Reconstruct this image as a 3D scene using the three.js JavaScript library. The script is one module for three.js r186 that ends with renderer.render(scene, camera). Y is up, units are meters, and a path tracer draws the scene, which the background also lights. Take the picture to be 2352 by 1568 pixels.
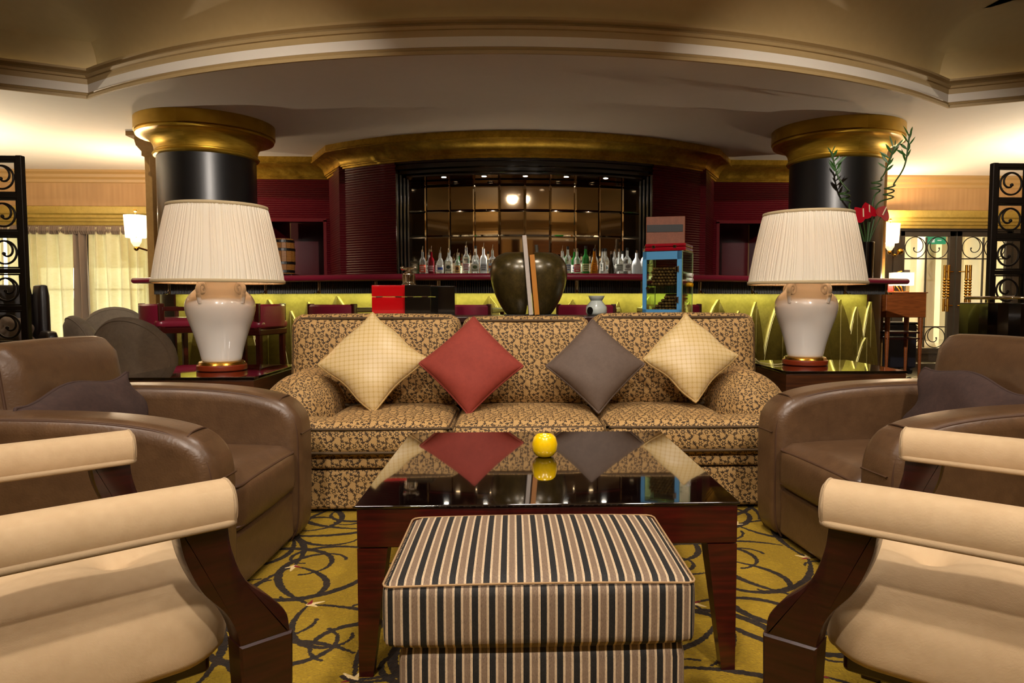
import * as THREE from 'three';
import { RoundedBoxGeometry } from 'three/addons/geometries/RoundedBoxGeometry.js';
import { mergeGeometries, toCreasedNormals } from 'three/addons/utils/BufferGeometryUtils.js';
import { RectAreaLightUniformsLib } from 'three/addons/lights/RectAreaLightUniformsLib.js';

// ---------------------------------------------------------------- camera, sky, exposure
const scene = new THREE.Scene();
const W = 2352, H = 1568, F = 1620;
const camera = new THREE.PerspectiveCamera(2 * Math.atan(H / 2 / F) * 180 / Math.PI, W / H, 0.05, 80);
camera.position.set(-0.15, 0.95, 0);
camera.rotation.order = 'YXZ';
camera.rotation.set(-3.39 * Math.PI / 180, -2.2 * Math.PI / 180, 0);
camera.setViewOffset(W, H, -64, 0, W, H);
camera.updateProjectionMatrix();
scene.add(camera);
scene.background = new THREE.Color(0.62, 0.68, 0.62);           // flat pale light outside the curtained window
scene.backgroundIntensity = 9;
const renderer = new THREE.WebGLRenderer({ antialias: true });
renderer.toneMapping = THREE.LinearToneMapping;
renderer.toneMappingExposure = 1.06;
renderer.shadowMap.enabled = true;
RectAreaLightUniformsLib.init();
const WARM = 0xffe2bd, HALO = 0xfff2e4;
const KEY = 36, FILL = 12;                                       // candela of the ceiling downlights
const LED_POWER = 38, SCONCE_POWER = 6, NICHE_POWER = 20, CORRIDOR_POWER = 75, ADDED_TORCH_BACK = 12, ADDED_TORCH_SIDE = 22, ADDED_ACCENT = 210, ADDED_WASH = 9;  // torch, accent and wash lamps are unseen, added to lift dim areas

// ---------------------------------------------------------------- helpers
let seedValue = 7;
const rnd = () => { seedValue = (seedValue * 1664525 + 1013904223) >>> 0; return seedValue / 4294967296; };
const rr = (a, b) => a + (b - a) * rnd();
const PI = Math.PI, V = (x, y, z) => new THREE.Vector3(x, y, z);
const taken = {};
function numbered(n) { const k = taken[n] = (taken[n] ?? -1) + 1; return k ? n + '_' + String(k).padStart(3, '0') : n; }
function norm(g) {
  let q = g.index ? g.toNonIndexed() : g.clone();
  for (const k of Object.keys(q.attributes)) if (!['position', 'normal', 'uv'].includes(k)) q.deleteAttribute(k);
  if (!q.attributes.normal) q.computeVertexNormals();
  if (!q.attributes.uv) q.setAttribute('uv', new THREE.BufferAttribute(new Float32Array(q.attributes.position.count * 2), 2));
  q.morphAttributes = {}; return q;
}
function M(list) { list = [].concat(list).flat(3); return list.length === 1 ? norm(list[0]) : mergeGeometries(list.map(norm), false); }
function bUV(g, ox = 0, oy = 0) {                                  // uv in metres, by the way each face points
  const q = norm(g), p = q.attributes.position, u = q.attributes.uv, a = V(), b = V(), c = V(), n = V();
  for (let i = 0; i < p.count; i += 3) {
    a.fromBufferAttribute(p, i); b.fromBufferAttribute(p, i + 1); c.fromBufferAttribute(p, i + 2);
    n.copy(b).sub(a).cross(c.clone().sub(a)); const ax = Math.abs(n.x), ay = Math.abs(n.y), az = Math.abs(n.z);
    [a, b, c].forEach((v, k) => { if (ay >= ax && ay >= az) u.setXY(i + k, v.x + ox, v.z + oy); else if (ax >= az) u.setXY(i + k, v.z + ox, v.y + oy); else u.setXY(i + k, v.x + ox, v.y + oy); });
  }
  return q;
}
function mesh(name, geo, mat) { const m = new THREE.Mesh(Array.isArray(geo) ? M(geo) : geo, mat); m.name = name; m.castShadow = m.receiveShadow = true; return m; }
function part(parent, name, geo, mat, label) { const m = mesh(name, geo, mat); if (label) m.userData.label = label; parent.add(m); return m; }
function tag(o, label, category, group, kind) { if (label) o.userData.label = label; if (category) o.userData.category = category; if (group) o.userData.group = group; if (kind) o.userData.kind = kind; return o; }
function thing(name, label, category, [x, y, z] = [0, 0, 0], turn = 0, group) { const o = new THREE.Group(); o.name = numbered(name); o.position.set(x, y, z); o.rotation.y = turn; scene.add(o); return tag(o, label, category, group); }
function one(name, geo, mat, label, category, group) { const m = mesh(numbered(name), geo, mat); scene.add(m); return tag(m, label, category, group); }
function struct(name, geo, mat, label) { const m = geo ? mesh(name, geo, mat) : new THREE.Group(); m.name = name; scene.add(m); m.userData.kind = 'structure'; if (label) m.userData.label = label; return m; }
function dup(root, [x, y, z], turn, label) { const r = root.clone(); r.name = numbered(root.name.replace(/_\d{3}$/, '')); r.userData = { ...root.userData }; scene.add(r); r.position.set(x, y, z); r.rotation.set(0, turn, 0); if (label) r.userData.label = label; return r; }
const tr = (g, x = 0, y = 0, z = 0) => g.translate(x, y, z);
function box(w, h, d, x = 0, y = 0, z = 0, r = 0) { return tr(r > 0 ? new RoundedBoxGeometry(w, h, d, 2, Math.min(r, w / 2.01, h / 2.01, d / 2.01)) : new THREE.BoxGeometry(w, h, d), x, y, z); }
const cyl = (a, b, h, x = 0, y = 0, z = 0, s = 20) => tr(new THREE.CylinderGeometry(a, b, h, s), x, y, z);
const tube = (pts, r, n = 24, s = 8, closed = false) => new THREE.TubeGeometry(new THREE.CatmullRomCurve3(pts.map(p => p.isVector3 ? p : V(...p)), closed, 'catmullrom', 0.5), n, r, s, closed);
const lathe = (pts, s = 32) => new THREE.LatheGeometry(pts.map(p => new THREE.Vector2(Math.max(p[0], 0.0001), p[1])), s);
const rod = (a, b, r, s = 8) => { const A = V(...a), B = V(...b), d = B.clone().sub(A); const g = new THREE.CylinderGeometry(r, r, d.length(), s); g.applyQuaternion(new THREE.Quaternion().setFromUnitVectors(V(0, 1, 0), d.normalize())); return tr(g, ...A.add(B).multiplyScalar(0.5).toArray()); };
const ball = (r, x, y, z, s = 12) => tr(new THREE.SphereGeometry(r, s, Math.max(6, s >> 1)), x, y, z);
function ext(pts, depth, bevel = 0, seg = 3, z0 = 0) { const s = !Array.isArray(pts) ? pts : new THREE.Shape(pts.map(p => new THREE.Vector2(...p))); const g = new THREE.ExtrudeGeometry(s, { depth: depth - 2 * bevel, bevelEnabled: bevel > 0, bevelSize: bevel, bevelThickness: bevel, bevelSegments: seg, bevelOffset: -bevel, curveSegments: 14 }); return tr(g, 0, 0, z0 + bevel - depth / 2); }
function rot(g, x = 0, y = 0, z = 0) { if (x) g.rotateX(x); if (y) g.rotateY(y); if (z) g.rotateZ(z); return g; }
// soft upholstered block: a box whose edges are rounded by r and whose faces swell by puff
function cushion(w, h, d, r, puff = [0, 0.02, 0], n = 14, x = 0, y = 0, z = 0, bend) {
  const g = new THREE.BoxGeometry(w, h, d, n, Math.max(4, n >> 1), n), p = g.attributes.position, u = g.attributes.uv;
  const hw = w / 2, hh = h / 2, hd = d / 2, q = V(), c = V(), nrm = g.attributes.normal;
  for (let i = 0; i < p.count; i++) {
    q.fromBufferAttribute(p, i); const nx = Math.abs(nrm.getX(i)), ny = Math.abs(nrm.getY(i));
    if (ny > 0.5) u.setXY(i, q.x + x, q.z + z); else if (nx > 0.5) u.setXY(i, q.z + z, q.y + y); else u.setXY(i, q.x + x, q.y + y);
    const fx = 1 - (q.x / hw) ** 2, fy = 1 - (q.y / hh) ** 2, fz = 1 - (q.z / hd) ** 2;
    const ee = 0.5;
    const sx = Math.sign(q.x) * puff[0] * Math.pow(Math.max(fy * fz, 0), ee) * Math.abs(q.x / hw), sy = Math.sign(q.y) * puff[1] * Math.pow(Math.max(fx * fz, 0), ee) * Math.abs(q.y / hh), sz = Math.sign(q.z) * puff[2] * Math.pow(Math.max(fx * fy, 0), ee) * Math.abs(q.z / hd);
    c.set(THREE.MathUtils.clamp(q.x, -hw + r, hw - r), THREE.MathUtils.clamp(q.y, -hh + r, hh - r), THREE.MathUtils.clamp(q.z, -hd + r, hd - r));
    const o = q.clone().sub(c); if (o.lengthSq() > 1e-12) { const m = Math.max(Math.abs(o.x), Math.abs(o.y), Math.abs(o.z)); o.normalize().multiplyScalar(Math.min(r, m)); }
    c.add(o); c.x += sx; c.y += sy; c.z += sz; if (bend) bend(c); p.setXYZ(i, c.x + x, c.y + y, c.z + z);
  }
  return smooth(g);
}
function smooth(g) {                                              // normals averaged over coincident vertices, uv kept
  const q = norm(g), p = q.attributes.position, n = new Map(), a = V(), b = V(), c = V(), f = V(), out = new Float32Array(p.count * 3);
  const key = i => Math.round(p.getX(i) * 2e4) + ',' + Math.round(p.getY(i) * 2e4) + ',' + Math.round(p.getZ(i) * 2e4), keys = [];
  for (let i = 0; i < p.count; i += 3) { a.fromBufferAttribute(p, i); b.fromBufferAttribute(p, i + 1); c.fromBufferAttribute(p, i + 2); f.copy(b).sub(a).cross(c.sub(a)); for (let k = 0; k < 3; k++) { const s = key(i + k); keys.push(s); const v = n.get(s); if (v) v.add(f); else n.set(s, f.clone()); } }
  for (let i = 0; i < p.count; i++) { const v = n.get(keys[i]).clone().normalize(); out.set([v.x, v.y, v.z], i * 3); }
  q.setAttribute('normal', new THREE.BufferAttribute(out, 3)); return q;
}
// scatter cushion lying in the xy plane, corners at the four ends
function pillow(w, h, t, n = 22, sag = 0, pinch = 0.045) {
  const gs = [], hw = w / 2, hh = h / 2;
  const P = (u, v, s) => { const e = Math.pow(Math.max((1 - u * u) * (1 - v * v), 0), 0.42); const x = hw * u * (1 - pinch * (1 - v * v) * u * u), y = hh * v * (1 - pinch * (1 - u * u) * v * v); return [x + sag * 0.02 * Math.sin(5 * v + 1), y + sag * 0.018 * Math.sin(4 * u + 2), s * t / 2 * e * (1 + 0.05 * Math.sin(6 * u + 3 * v)) ]; };
  for (const s of [1, -1]) {
    const pos = [], uv = [], idx = [];
    for (let j = 0; j <= n; j++) for (let i = 0; i <= n; i++) { const u = Math.sin((i / n - 0.5) * PI), v = Math.sin((j / n - 0.5) * PI), q = P(u, v, s); pos.push(...q); uv.push(q[0], q[1]); }
    for (let j = 0; j < n; j++) for (let i = 0; i < n; i++) { const a = j * (n + 1) + i, b = a + 1, c = a + n + 1, d = c + 1; s > 0 ? idx.push(a, b, d, a, d, c) : idx.push(a, d, b, a, c, d); }
    const g = new THREE.BufferGeometry(); g.setAttribute('position', new THREE.Float32BufferAttribute(pos, 3)); g.setAttribute('uv', new THREE.Float32BufferAttribute(uv, 2)); g.setIndex(idx); g.computeVertexNormals(); gs.push(g);
  }
  const ring = []; for (let k = 0; k < 60; k++) { const a = k / 60 * 4, s = Math.floor(a), f = (a - s) * 2 - 1; const [u, v] = [[f, -1], [1, f], [-f, 1], [-1, -f]][s]; ring.push(V(...P(u, v, 1))); }
  return { body: smooth(M(gs)), edge: tube(ring, 0.006, 120, 6, true) };
}
// sweep a profile [[offset, height]...] along a ground path [[x, z]...]; offset is to the path's right-hand side
function sweep(path, prof, closed = false, crease = 0.5) {
  const n = path.length, rows = [];
  for (let i = 0; i < n; i++) {
    const a = path[closed ? (i - 1 + n) % n : Math.max(i - 1, 0)], b = path[i], c = path[closed ? (i + 1) % n : Math.min(i + 1, n - 1)];
    let d1 = new THREE.Vector2(b[0] - a[0], b[1] - a[1]), d2 = new THREE.Vector2(c[0] - b[0], c[1] - b[1]);
    if (d1.length() < 1e-9) d1 = d2.clone(); if (d2.length() < 1e-9) d2 = d1.clone(); d1.normalize(); d2.normalize();
    const n1 = new THREE.Vector2(-d1.y, d1.x), n2 = new THREE.Vector2(-d2.y, d2.x), m = n1.clone().add(n2).normalize(), k = 1 / Math.max(0.3, m.dot(n1));
    rows.push(prof.map(([o, y]) => [b[0] + m.x * o * k, y, b[1] + m.y * o * k]));
  }
  const pos = [], uv = []; let L = 0; const cnt = closed ? n : n - 1;
  for (let i = 0; i < cnt; i++) {
    const A = rows[i], B = rows[(i + 1) % n], l = Math.hypot(path[(i + 1) % n][0] - path[i][0], path[(i + 1) % n][1] - path[i][1]); let s = 0;
    for (let j = 0; j + 1 < prof.length; j++) {
      const ds = Math.hypot(prof[j + 1][0] - prof[j][0], prof[j + 1][1] - prof[j][1]);
      pos.push(...A[j], ...B[j], ...B[j + 1], ...A[j], ...B[j + 1], ...A[j + 1]); uv.push(L, s, L + l, s, L + l, s + ds, L, s, L + l, s + ds, L, s + ds); s += ds;
    }
    L += l;
  }
  const g = new THREE.BufferGeometry(); g.setAttribute('position', new THREE.Float32BufferAttribute(pos, 3)); g.setAttribute('uv', new THREE.Float32BufferAttribute(uv, 2)); g.computeVertexNormals();
  return crease > 0 ? toCreasedNormals(g, crease) : g;
}
const arc = (cx, cz, R, a0, a1, n) => Array.from({ length: n + 1 }, (_, i) => { const a = a0 + (a1 - a0) * i / n; return [cx + R * Math.sin(a), cz + R * Math.cos(a)]; });
const qarc = (cx, cy, r, a0, a1, n) => Array.from({ length: n + 1 }, (_, i) => { const a = a0 + (a1 - a0) * i / n; return [cx + r * Math.cos(a), cy + r * Math.sin(a)]; });

// ---------------------------------------------------------------- textures and materials
function lattice(n, seed) { const a = new Float32Array(n * n); let s = seed * 7919 + 11; for (let i = 0; i < n * n; i++) { s = (s * 1664525 + 1013904223) >>> 0; a[i] = s / 4294967296; } return a; }
const LAT = [1, 2, 3, 4].map(k => lattice(64, k));
function vn(x, y, px, py, k = 0) { const L = LAT[k & 3], xi = Math.floor(x), yi = Math.floor(y); let fx = x - xi, fy = y - yi; fx = fx * fx * (3 - 2 * fx); fy = fy * fy * (3 - 2 * fy); const g = (i, j) => L[(((i % px) + px) % px) % 64 + ((((j % py) + py) % py) % 64) * 64]; return (g(xi, yi) * (1 - fx) + g(xi + 1, yi) * fx) * (1 - fy) + (g(xi, yi + 1) * (1 - fx) + g(xi + 1, yi + 1) * fx) * fy; }
function dataTex(n, fn, metres, srgb = true) {                     // fn(u, v) -> [r, g, b] in 0..255
  const d = new Uint8Array(n * n * 4);
  for (let j = 0; j < n; j++) for (let i = 0; i < n; i++) { const c = fn(i / n, j / n), k = (j * n + i) * 4; d[k] = c[0]; d[k + 1] = c[1]; d[k + 2] = c[2]; d[k + 3] = 255; }
  const t = new THREE.DataTexture(d, n, n); t.wrapS = t.wrapT = THREE.RepeatWrapping; t.magFilter = THREE.LinearFilter; t.minFilter = THREE.LinearMipmapLinearFilter; t.generateMipmaps = true; if (srgb) t.colorSpace = THREE.SRGBColorSpace; const m = [].concat(metres); t.repeat.set(1 / m[0], 1 / (m[1] ?? m[0])); t.needsUpdate = true; return t;
}
function canvasTex(w, h, draw, metres) { const c = document.createElement('canvas'); c.width = w; c.height = h; draw(c.getContext('2d'), w, h); const t = new THREE.CanvasTexture(c); t.wrapS = t.wrapT = THREE.RepeatWrapping; t.colorSpace = THREE.SRGBColorSpace; if (metres) { const m = [].concat(metres); t.repeat.set(1 / m[0], 1 / (m[1] ?? m[0])); } return t; }
const mix = (a, b, t) => a.map((v, i) => v + (b[i] - v) * t);
const clamp01 = x => Math.min(1, Math.max(0, x));
const grey = (n, fn, m) => dataTex(n, (u, v) => { const g = 255 * clamp01(fn(u, v)); return [g, g, g]; }, m, false);
const std = (o) => new THREE.MeshStandardMaterial(o);
const phys = (o) => new THREE.MeshPhysicalMaterial(o);
const woodTex = (a, b, m) => dataTex(512, (u, v) => { const w = vn(u * 3, v * 8, 3, 8) * 0.6, g = vn(u * 4 + w, v * 60, 4, 60, 1) * 0.5 + vn(u * 8, v * 30 + w * 6, 8, 30, 2) * 0.5; const f = vn(u * 30, v * 60, 30, 60, 3); return mix(a, b, clamp01(g * 1.15 - 0.1 + (f - 0.5) * 0.15)); }, m);
const leatherBump = grey(512, (u, v) => { let m = 0; m = vn(u * 60, v * 60, 60, 60) * 0.55 + vn(u * 30, v * 30, 30, 30, 1) * 0.3 + vn(u * 7, v * 7, 7, 7, 2) * 0.35; return m; }, 0.22);
const clothBump = grey(256, (u, v) => 0.5 + 0.25 * Math.sin(u * 2 * PI * 60) * Math.sin(v * 2 * PI * 60) + 0.3 * (vn(u * 50, v * 50, 50, 50) - 0.5), 0.12);
const mottleTex = (a, b, m, k = 6) => dataTex(512, (u, v) => mix(a, b, clamp01(0.25 * vn(u * k, v * k, k, k) + 0.3 * vn(u * k * 3, v * k * 3, k * 3, k * 3, 1) + 0.25 * vn(u * 40, v * 40, 40, 40, 2) + 0.2 * vn(u * 60, v * 60, 60, 60, 3))), m);
const MAT = {};
MAT.leather = phys({ map: mottleTex([74, 51, 31], [102, 74, 48], 0.7), roughness: 0.4, bumpMap: leatherBump, bumpScale: 0.0006, clearcoat: 0.22, clearcoatRoughness: 0.3 });
MAT.leatherPiping = std({ color: 0x4a3120, roughness: 0.5 });
MAT.velvetPlum = phys({ map: mottleTex([48, 32, 27], [72, 50, 42], 0.3), roughness: 0.9 });
MAT.suede = phys({ map: mottleTex([184, 156, 118], [200, 173, 136], 0.5, 4), roughness: 0.85, sheen: 0.35, sheenRoughness: 0.5, sheenColor: new THREE.Color(0.8, 0.7, 0.55), bumpMap: clothBump, bumpScale: 0.0006 });
MAT.mahogany = phys({ map: woodTex([40, 6, 5], [76, 14, 9], [0.5, 0.25]), roughness: 0.28, clearcoat: 0.5, clearcoatRoughness: 0.12 });
MAT.darkWood = phys({ map: woodTex([30, 6, 5], [52, 13, 10], [0.4, 0.2]), roughness: 0.3, clearcoat: 0.3, clearcoatRoughness: 0.15 });
MAT.walnut = phys({ map: woodTex([112, 56, 22], [160, 90, 40], [0.5, 0.25]), roughness: 0.35, clearcoat: 0.3, clearcoatRoughness: 0.2 });
MAT.tableTop = phys({ color: 0x0c0504, roughness: 0.05, ior: 1.9, clearcoat: 1, clearcoatRoughness: 0.02 });
MAT.greenGlass = phys({ color: 0x9fc4b4, roughness: 0.04, transmission: 0.8, thickness: 0.008, ior: 1.5 });
MAT.black = std({ color: 0x050505, roughness: 0.4 });
MAT.blackGloss = phys({ color: 0x040404, roughness: 0.12, clearcoat: 1, clearcoatRoughness: 0.05 });
MAT.blackSatin = phys({ color: 0x08080a, roughness: 0.38, clearcoat: 0.25, clearcoatRoughness: 0.3 });
MAT.goldLeaf = std({ map: mottleTex([138, 104, 20], [216, 178, 68], 0.9, 5), metalness: 0.8, roughnessMap: grey(256, (u, v) => 0.5 + 0.35 * vn(u * 12, v * 12, 12, 12), 0.7), roughness: 0.62 });
MAT.barGold = std({ map: mottleTex([118, 106, 44], [160, 146, 74], 0.8, 5), metalness: 0.35, roughness: 0.5 });
MAT.leafGoldShaded = std({ map: mottleTex([84, 72, 26], [122, 106, 44], 0.6, 4), metalness: 0.45, roughness: 0.4 });  // darker than the bar panel: leaf shading put into the colour
MAT.leafEdgeLit = std({ color: 0xd8cc8c, roughness: 0.45, metalness: 0.2 });  // pale rim colour paints in the strip light caught on leaf edges
MAT.maroon = phys({ color: 0x7a1630, roughness: 0.34, clearcoat: 0.35, clearcoatRoughness: 0.25, bumpMap: leatherBump, bumpScale: 0.0006 });
MAT.redWall = phys({ color: 0x5a0010, roughness: 0.4, clearcoat: 0.25, clearcoatRoughness: 0.15 });
MAT.cream = std({ color: 0xe4d9b8, roughness: 0.8 });
MAT.ceiling = std({ map: mottleTex([216, 206, 190], [222, 213, 198], 2.5, 3), roughness: 0.85 });

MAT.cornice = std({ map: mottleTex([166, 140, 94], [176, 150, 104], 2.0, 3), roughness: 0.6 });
MAT.panelTan = std({ map: dataTex(512, (u, v) => mix([142, 106, 62], [164, 126, 78], clamp01(0.6 * vn(u * 50, v * 5, 50, 5) + 0.4 * vn(u * 9, v * 3, 9, 3, 1))), 1.4), roughness: 0.55 });
MAT.trimTan = std({ color: 0x9c7a48, roughness: 0.5 });
MAT.goldTrim = std({ map: mottleTex([140, 116, 46], [172, 144, 66], 0.8), metalness: 0.4, roughness: 0.45 });
MAT.woodPanel = phys({ map: woodTex([84, 50, 22], [118, 76, 38], [1.2, 0.6]), roughness: 0.45 });
MAT.iron = std({ color: 0x2a231c, roughness: 0.5, metalness: 0.6 });
MAT.brass = std({ color: 0xb58a36, roughness: 0.25, metalness: 1 });
MAT.chrome = std({ color: 0xcfc8bc, roughness: 0.08, metalness: 1 });
MAT.pane = phys({ color: 0xffffff, roughness: 0.02, transmission: 1, thickness: 0, ior: 1.5 });
MAT.marble = phys({ map: mottleTex([22, 18, 15], [46, 38, 30], 1.5, 4), roughness: 0.12, clearcoat: 0.4 });
MAT.mirror = std({ color: 0xb09a7c, roughness: 0.03, metalness: 1 });
MAT.shade = phys({ color: 0xf2eddb, roughness: 0.9, transmission: 0.1, thickness: 0 });
MAT.ceramic = phys({ color: 0xf0e9e0, roughness: 0.25, clearcoat: 0.9, clearcoatRoughness: 0.06 });
MAT.taupe = phys({ map: mottleTex([108, 95, 80], [130, 115, 98], 0.4), roughness: 0.9, sheen: 0.3, sheenColor: new THREE.Color(0.5, 0.45, 0.38) });
// sofa brocade: brown sprigs and small flowers on straw
const brocade = canvasTex(768, 768, (c, w) => {
  c.fillStyle = '#b48e56'; c.fillRect(0, 0, w, w);
  for (let i = 0; i < 9000; i++) { c.fillStyle = rnd() < 0.5 ? 'rgba(222,186,126,0.25)' : 'rgba(150,112,62,0.22)'; c.fillRect(rnd() * w, rnd() * w, 7, 1.5); }
  const ink = ['#33210a', '#3e2a0e', '#4a3414'];
  const wrap = (x, y, f) => { for (const a of [-w, 0, w]) for (const b of [-w, 0, w]) if (x + a > -90 && x + a < w + 90 && y + b > -90 && y + b < w + 90) { c.save(); c.translate(x + a, y + b); f(); c.restore(); } };
  const leaf = (l, t) => { c.beginPath(); c.moveTo(0, 0); c.quadraticCurveTo(l * 0.5, -t, l, 0); c.quadraticCurveTo(l * 0.5, t, 0, 0); c.fill(); };
  const k = 6, s = w / k; // k cells a side
  for (let j = 0; j < k; j++) for (let i = 0; i < k; i++) {
    const x = (i + 0.5 + (j % 2 ? 0.5 : 0)) * s, y = (j + 0.5) * s, q = ((i * 7 + j * 5) % 3), col = ink[q];
    wrap(x, y, () => { c.fillStyle = col; for (let p = 0; p < 6; p++) { c.save(); c.rotate(p * PI / 3 + q); c.translate(5, 0); leaf(27, 14); c.restore(); } c.fillStyle = '#cfa86c'; c.beginPath(); c.arc(0, 0, 6.5, 0, 7); c.fill(); });
    for (let b = 0; b < 5; b++) { const a = b * 1.257 + q * 0.7, dx = Math.cos(a) * 48, dy = Math.sin(a) * 44; wrap(x + dx, y + dy, () => { c.fillStyle = col; c.rotate(a + (b % 2 ? 0.9 : -0.7)); for (const t of [-0.75, 0, 0.75]) { c.save(); c.rotate(t); leaf(36, 14); c.restore(); } c.fillRect(-16, -3, 18, 6); }); }
  }
}, 0.29);
const brocadeBump = grey(256, (u, v) => 0.5 + 0.3 * Math.sin(u * 2 * PI * 70) + 0.2 * vn(u * 40, v * 40, 40, 40), 0.15);
MAT.brocade = phys({ map: brocade, roughness: 0.72, sheen: 0.2, sheenColor: new THREE.Color(0.7, 0.55, 0.35), bumpMap: brocadeBump, bumpScale: 0.0006 });
MAT.brownPiping = std({ color: 0x4a3517, roughness: 0.7 });
MAT.goldSatin = phys({ map: canvasTex(256, 256, (c, w) => {
  c.fillStyle = '#d2b886'; c.fillRect(0, 0, w, w); c.strokeStyle = '#a8801f'; c.lineWidth = 7; c.globalAlpha = 0.75;
  for (const [x, y] of [[0, 0], [w, 0], [0, w], [w, w], [w / 2, w / 2]]) { c.beginPath(); for (let a = 0; a <= 48; a++) { const t = a / 48 * 2 * PI, r = w * 0.335 * (1 + 0.07 * Math.cos(4 * t)); c.lineTo(x + r * Math.cos(t), y + r * Math.sin(t)); } c.stroke(); }
  for (const [x, y] of [[w / 2, 0], [w / 2, w], [0, w / 2], [w, w / 2]]) { for (let k = 0; k < 4; k++) { c.beginPath(); c.arc(x + 17 * Math.cos(k * PI / 2), y + 17 * Math.sin(k * PI / 2), 11, 0, 7); c.stroke(); } }
}, 0.032), roughness: 0.42, sheen: 0.25, sheenColor: new THREE.Color(0.9, 0.8, 0.55) });
MAT.rustVelvet = phys({ map: mottleTex([126, 42, 28], [146, 54, 38], 0.35), roughness: 0.8, sheen: 0.35, sheenRoughness: 0.4, sheenColor: new THREE.Color(0.7, 0.35, 0.28), bumpMap: clothBump, bumpScale: 0.0005 });
MAT.greyVelvet = phys({ map: mottleTex([82, 66, 55], [100, 82, 69], 0.35), roughness: 0.7, sheen: 0.12, sheenRoughness: 0.35, sheenColor: new THREE.Color(0.6, 0.55, 0.52), bumpMap: clothBump, bumpScale: 0.0005 });
MAT.stripe = phys({ map: canvasTex(512, 512, (c, w) => {
  const n = 4, p = w / n;
  for (let i = 0; i < n; i++) {
    const x = i * p; c.fillStyle = '#c9b394'; c.fillRect(x, 0, p, w); c.fillStyle = '#090604'; c.fillRect(x, 0, p * 0.37, w); c.fillStyle = '#76604c'; c.fillRect(x + p * 0.5, 0, p * 0.37, w);
    c.fillStyle = '#9c7a52'; for (const f of [0.4, 0.445, 0.905, 0.945]) c.fillRect(x + p * f, 0, p * 0.014, w);
  }
  for (let i = 0; i < 5000; i++) { c.fillStyle = rnd() < 0.5 ? 'rgba(255,230,190,0.10)' : 'rgba(0,0,0,0.12)'; c.fillRect(rnd() * w, rnd() * w, 2, 14 * rnd() + 3); }
}, 0.0316 * 4), roughness: 0.75, sheen: 0.15, sheenRoughness: 0.4, sheenColor: new THREE.Color(0.6, 0.5, 0.38) });
const carpetTex = canvasTex(1536, 1536, (c, w) => {
  c.fillStyle = '#8e7008'; c.fillRect(0, 0, w, w);
  for (let i = 0; i < 26000; i++) { const k = rnd(); c.fillStyle = k < 0.5 ? 'rgba(196,166,30,0.16)' : 'rgba(112,88,6,0.16)'; c.fillRect(rnd() * w, rnd() * w, 3 + rnd() * 5, 3 + rnd() * 5); }
  for (let i = 0; i < 40; i++) { const x = rnd() * w, y = rnd() * w, r = 60 + rnd() * 130; c.fillStyle = rnd() < 0.5 ? 'rgba(140,118,8,0.18)' : 'rgba(190,160,26,0.16)'; for (const a of [-w, 0, w]) for (const b of [-w, 0, w]) { c.beginPath(); c.ellipse(x + a, y + b, r, r * 0.5, rnd(), 0, 7); c.fill(); } }
  const stamp = (x, y, r, col) => { c.fillStyle = col; for (const a of [-w, 0, w]) for (const b of [-w, 0, w]) { const X = x + a, Y = y + b; if (X > -40 && X < w + 40 && Y > -40 && Y < w + 40) { c.beginPath(); c.arc(X, Y, r, 0, 7); c.fill(); } } };
  const ink = () => rnd() < 0.5 ? '#1d1206' : '#281a0a';
  const curl = (x, y, a, len, turn, thick) => {                   // a stem that winds up into a hook
    let px = x, py = y, dir = a; const n = 90;
    for (let i = 0; i < n; i++) { const t = i / n; dir += turn * (0.012 + 0.085 * t * t * t + 0.02 * t); px += Math.cos(dir) * len / n; py += Math.sin(dir) * len / n; const r = thick * (0.38 + 0.62 * Math.sin(PI * Math.min(1, t * 1.08)) ** 1.2) * (t > 0.93 ? 1.15 : 1); for (let k = 0; k < 2; k++) stamp(px + (rnd() - 0.5) * 4, py + (rnd() - 0.5) * 4, r + (rnd() - 0.5) * 3, ink()); }
  };
  const bud = (x, y, a) => { for (let i = 0; i < 16; i++) { const t = i / 15; stamp(x + Math.cos(a) * t * 44, y + Math.sin(a) * t * 44, 8 * (1 - t) + 3, '#dcc088'); stamp(x + Math.cos(a + 1.1) * t * 30, y + Math.sin(a + 1.1) * t * 30, 6 * (1 - t) + 2, '#7a0f18'); stamp(x + Math.cos(a - 1.0) * t * 30, y + Math.sin(a - 1.0) * t * 30, 5 * (1 - t) + 3, '#dcc088'); } };
  const g = 4, s = w / g;
  for (let j = 0; j < g; j++) for (let i = 0; i < g; i++) {
    const x = (i + 0.5 + (j % 2) * 0.5 + rr(-0.12, 0.12)) * s, y = (j + 0.5 + rr(-0.12, 0.12)) * s, a = rr(0, 6.28), t = (i + j) % 2 ? 1 : -1;
    curl(x, y, a, s * 2.15, t, 13); curl(x, y, a + PI + t * 0.5, s * 1.75, t, 13); curl(x + Math.cos(a) * s * 0.35, y + Math.sin(a) * s * 0.35, a - t * 0.7, s * 1.25, -t, 10);
    curl(x, y, a + PI * 0.55 * t, s * 1.2, -t, 10);
    bud(x, y, a + 0.6);
  }
}, 1.55);
MAT.carpet = phys({ map: carpetTex, roughness: 0.95, bumpMap: grey(512, (u, v) => vn(u * 60, v * 60, 60, 60) * 0.6 + vn(u * 30, v * 30, 30, 30, 1) * 0.4, 0.25), bumpScale: 0.004 });

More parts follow.
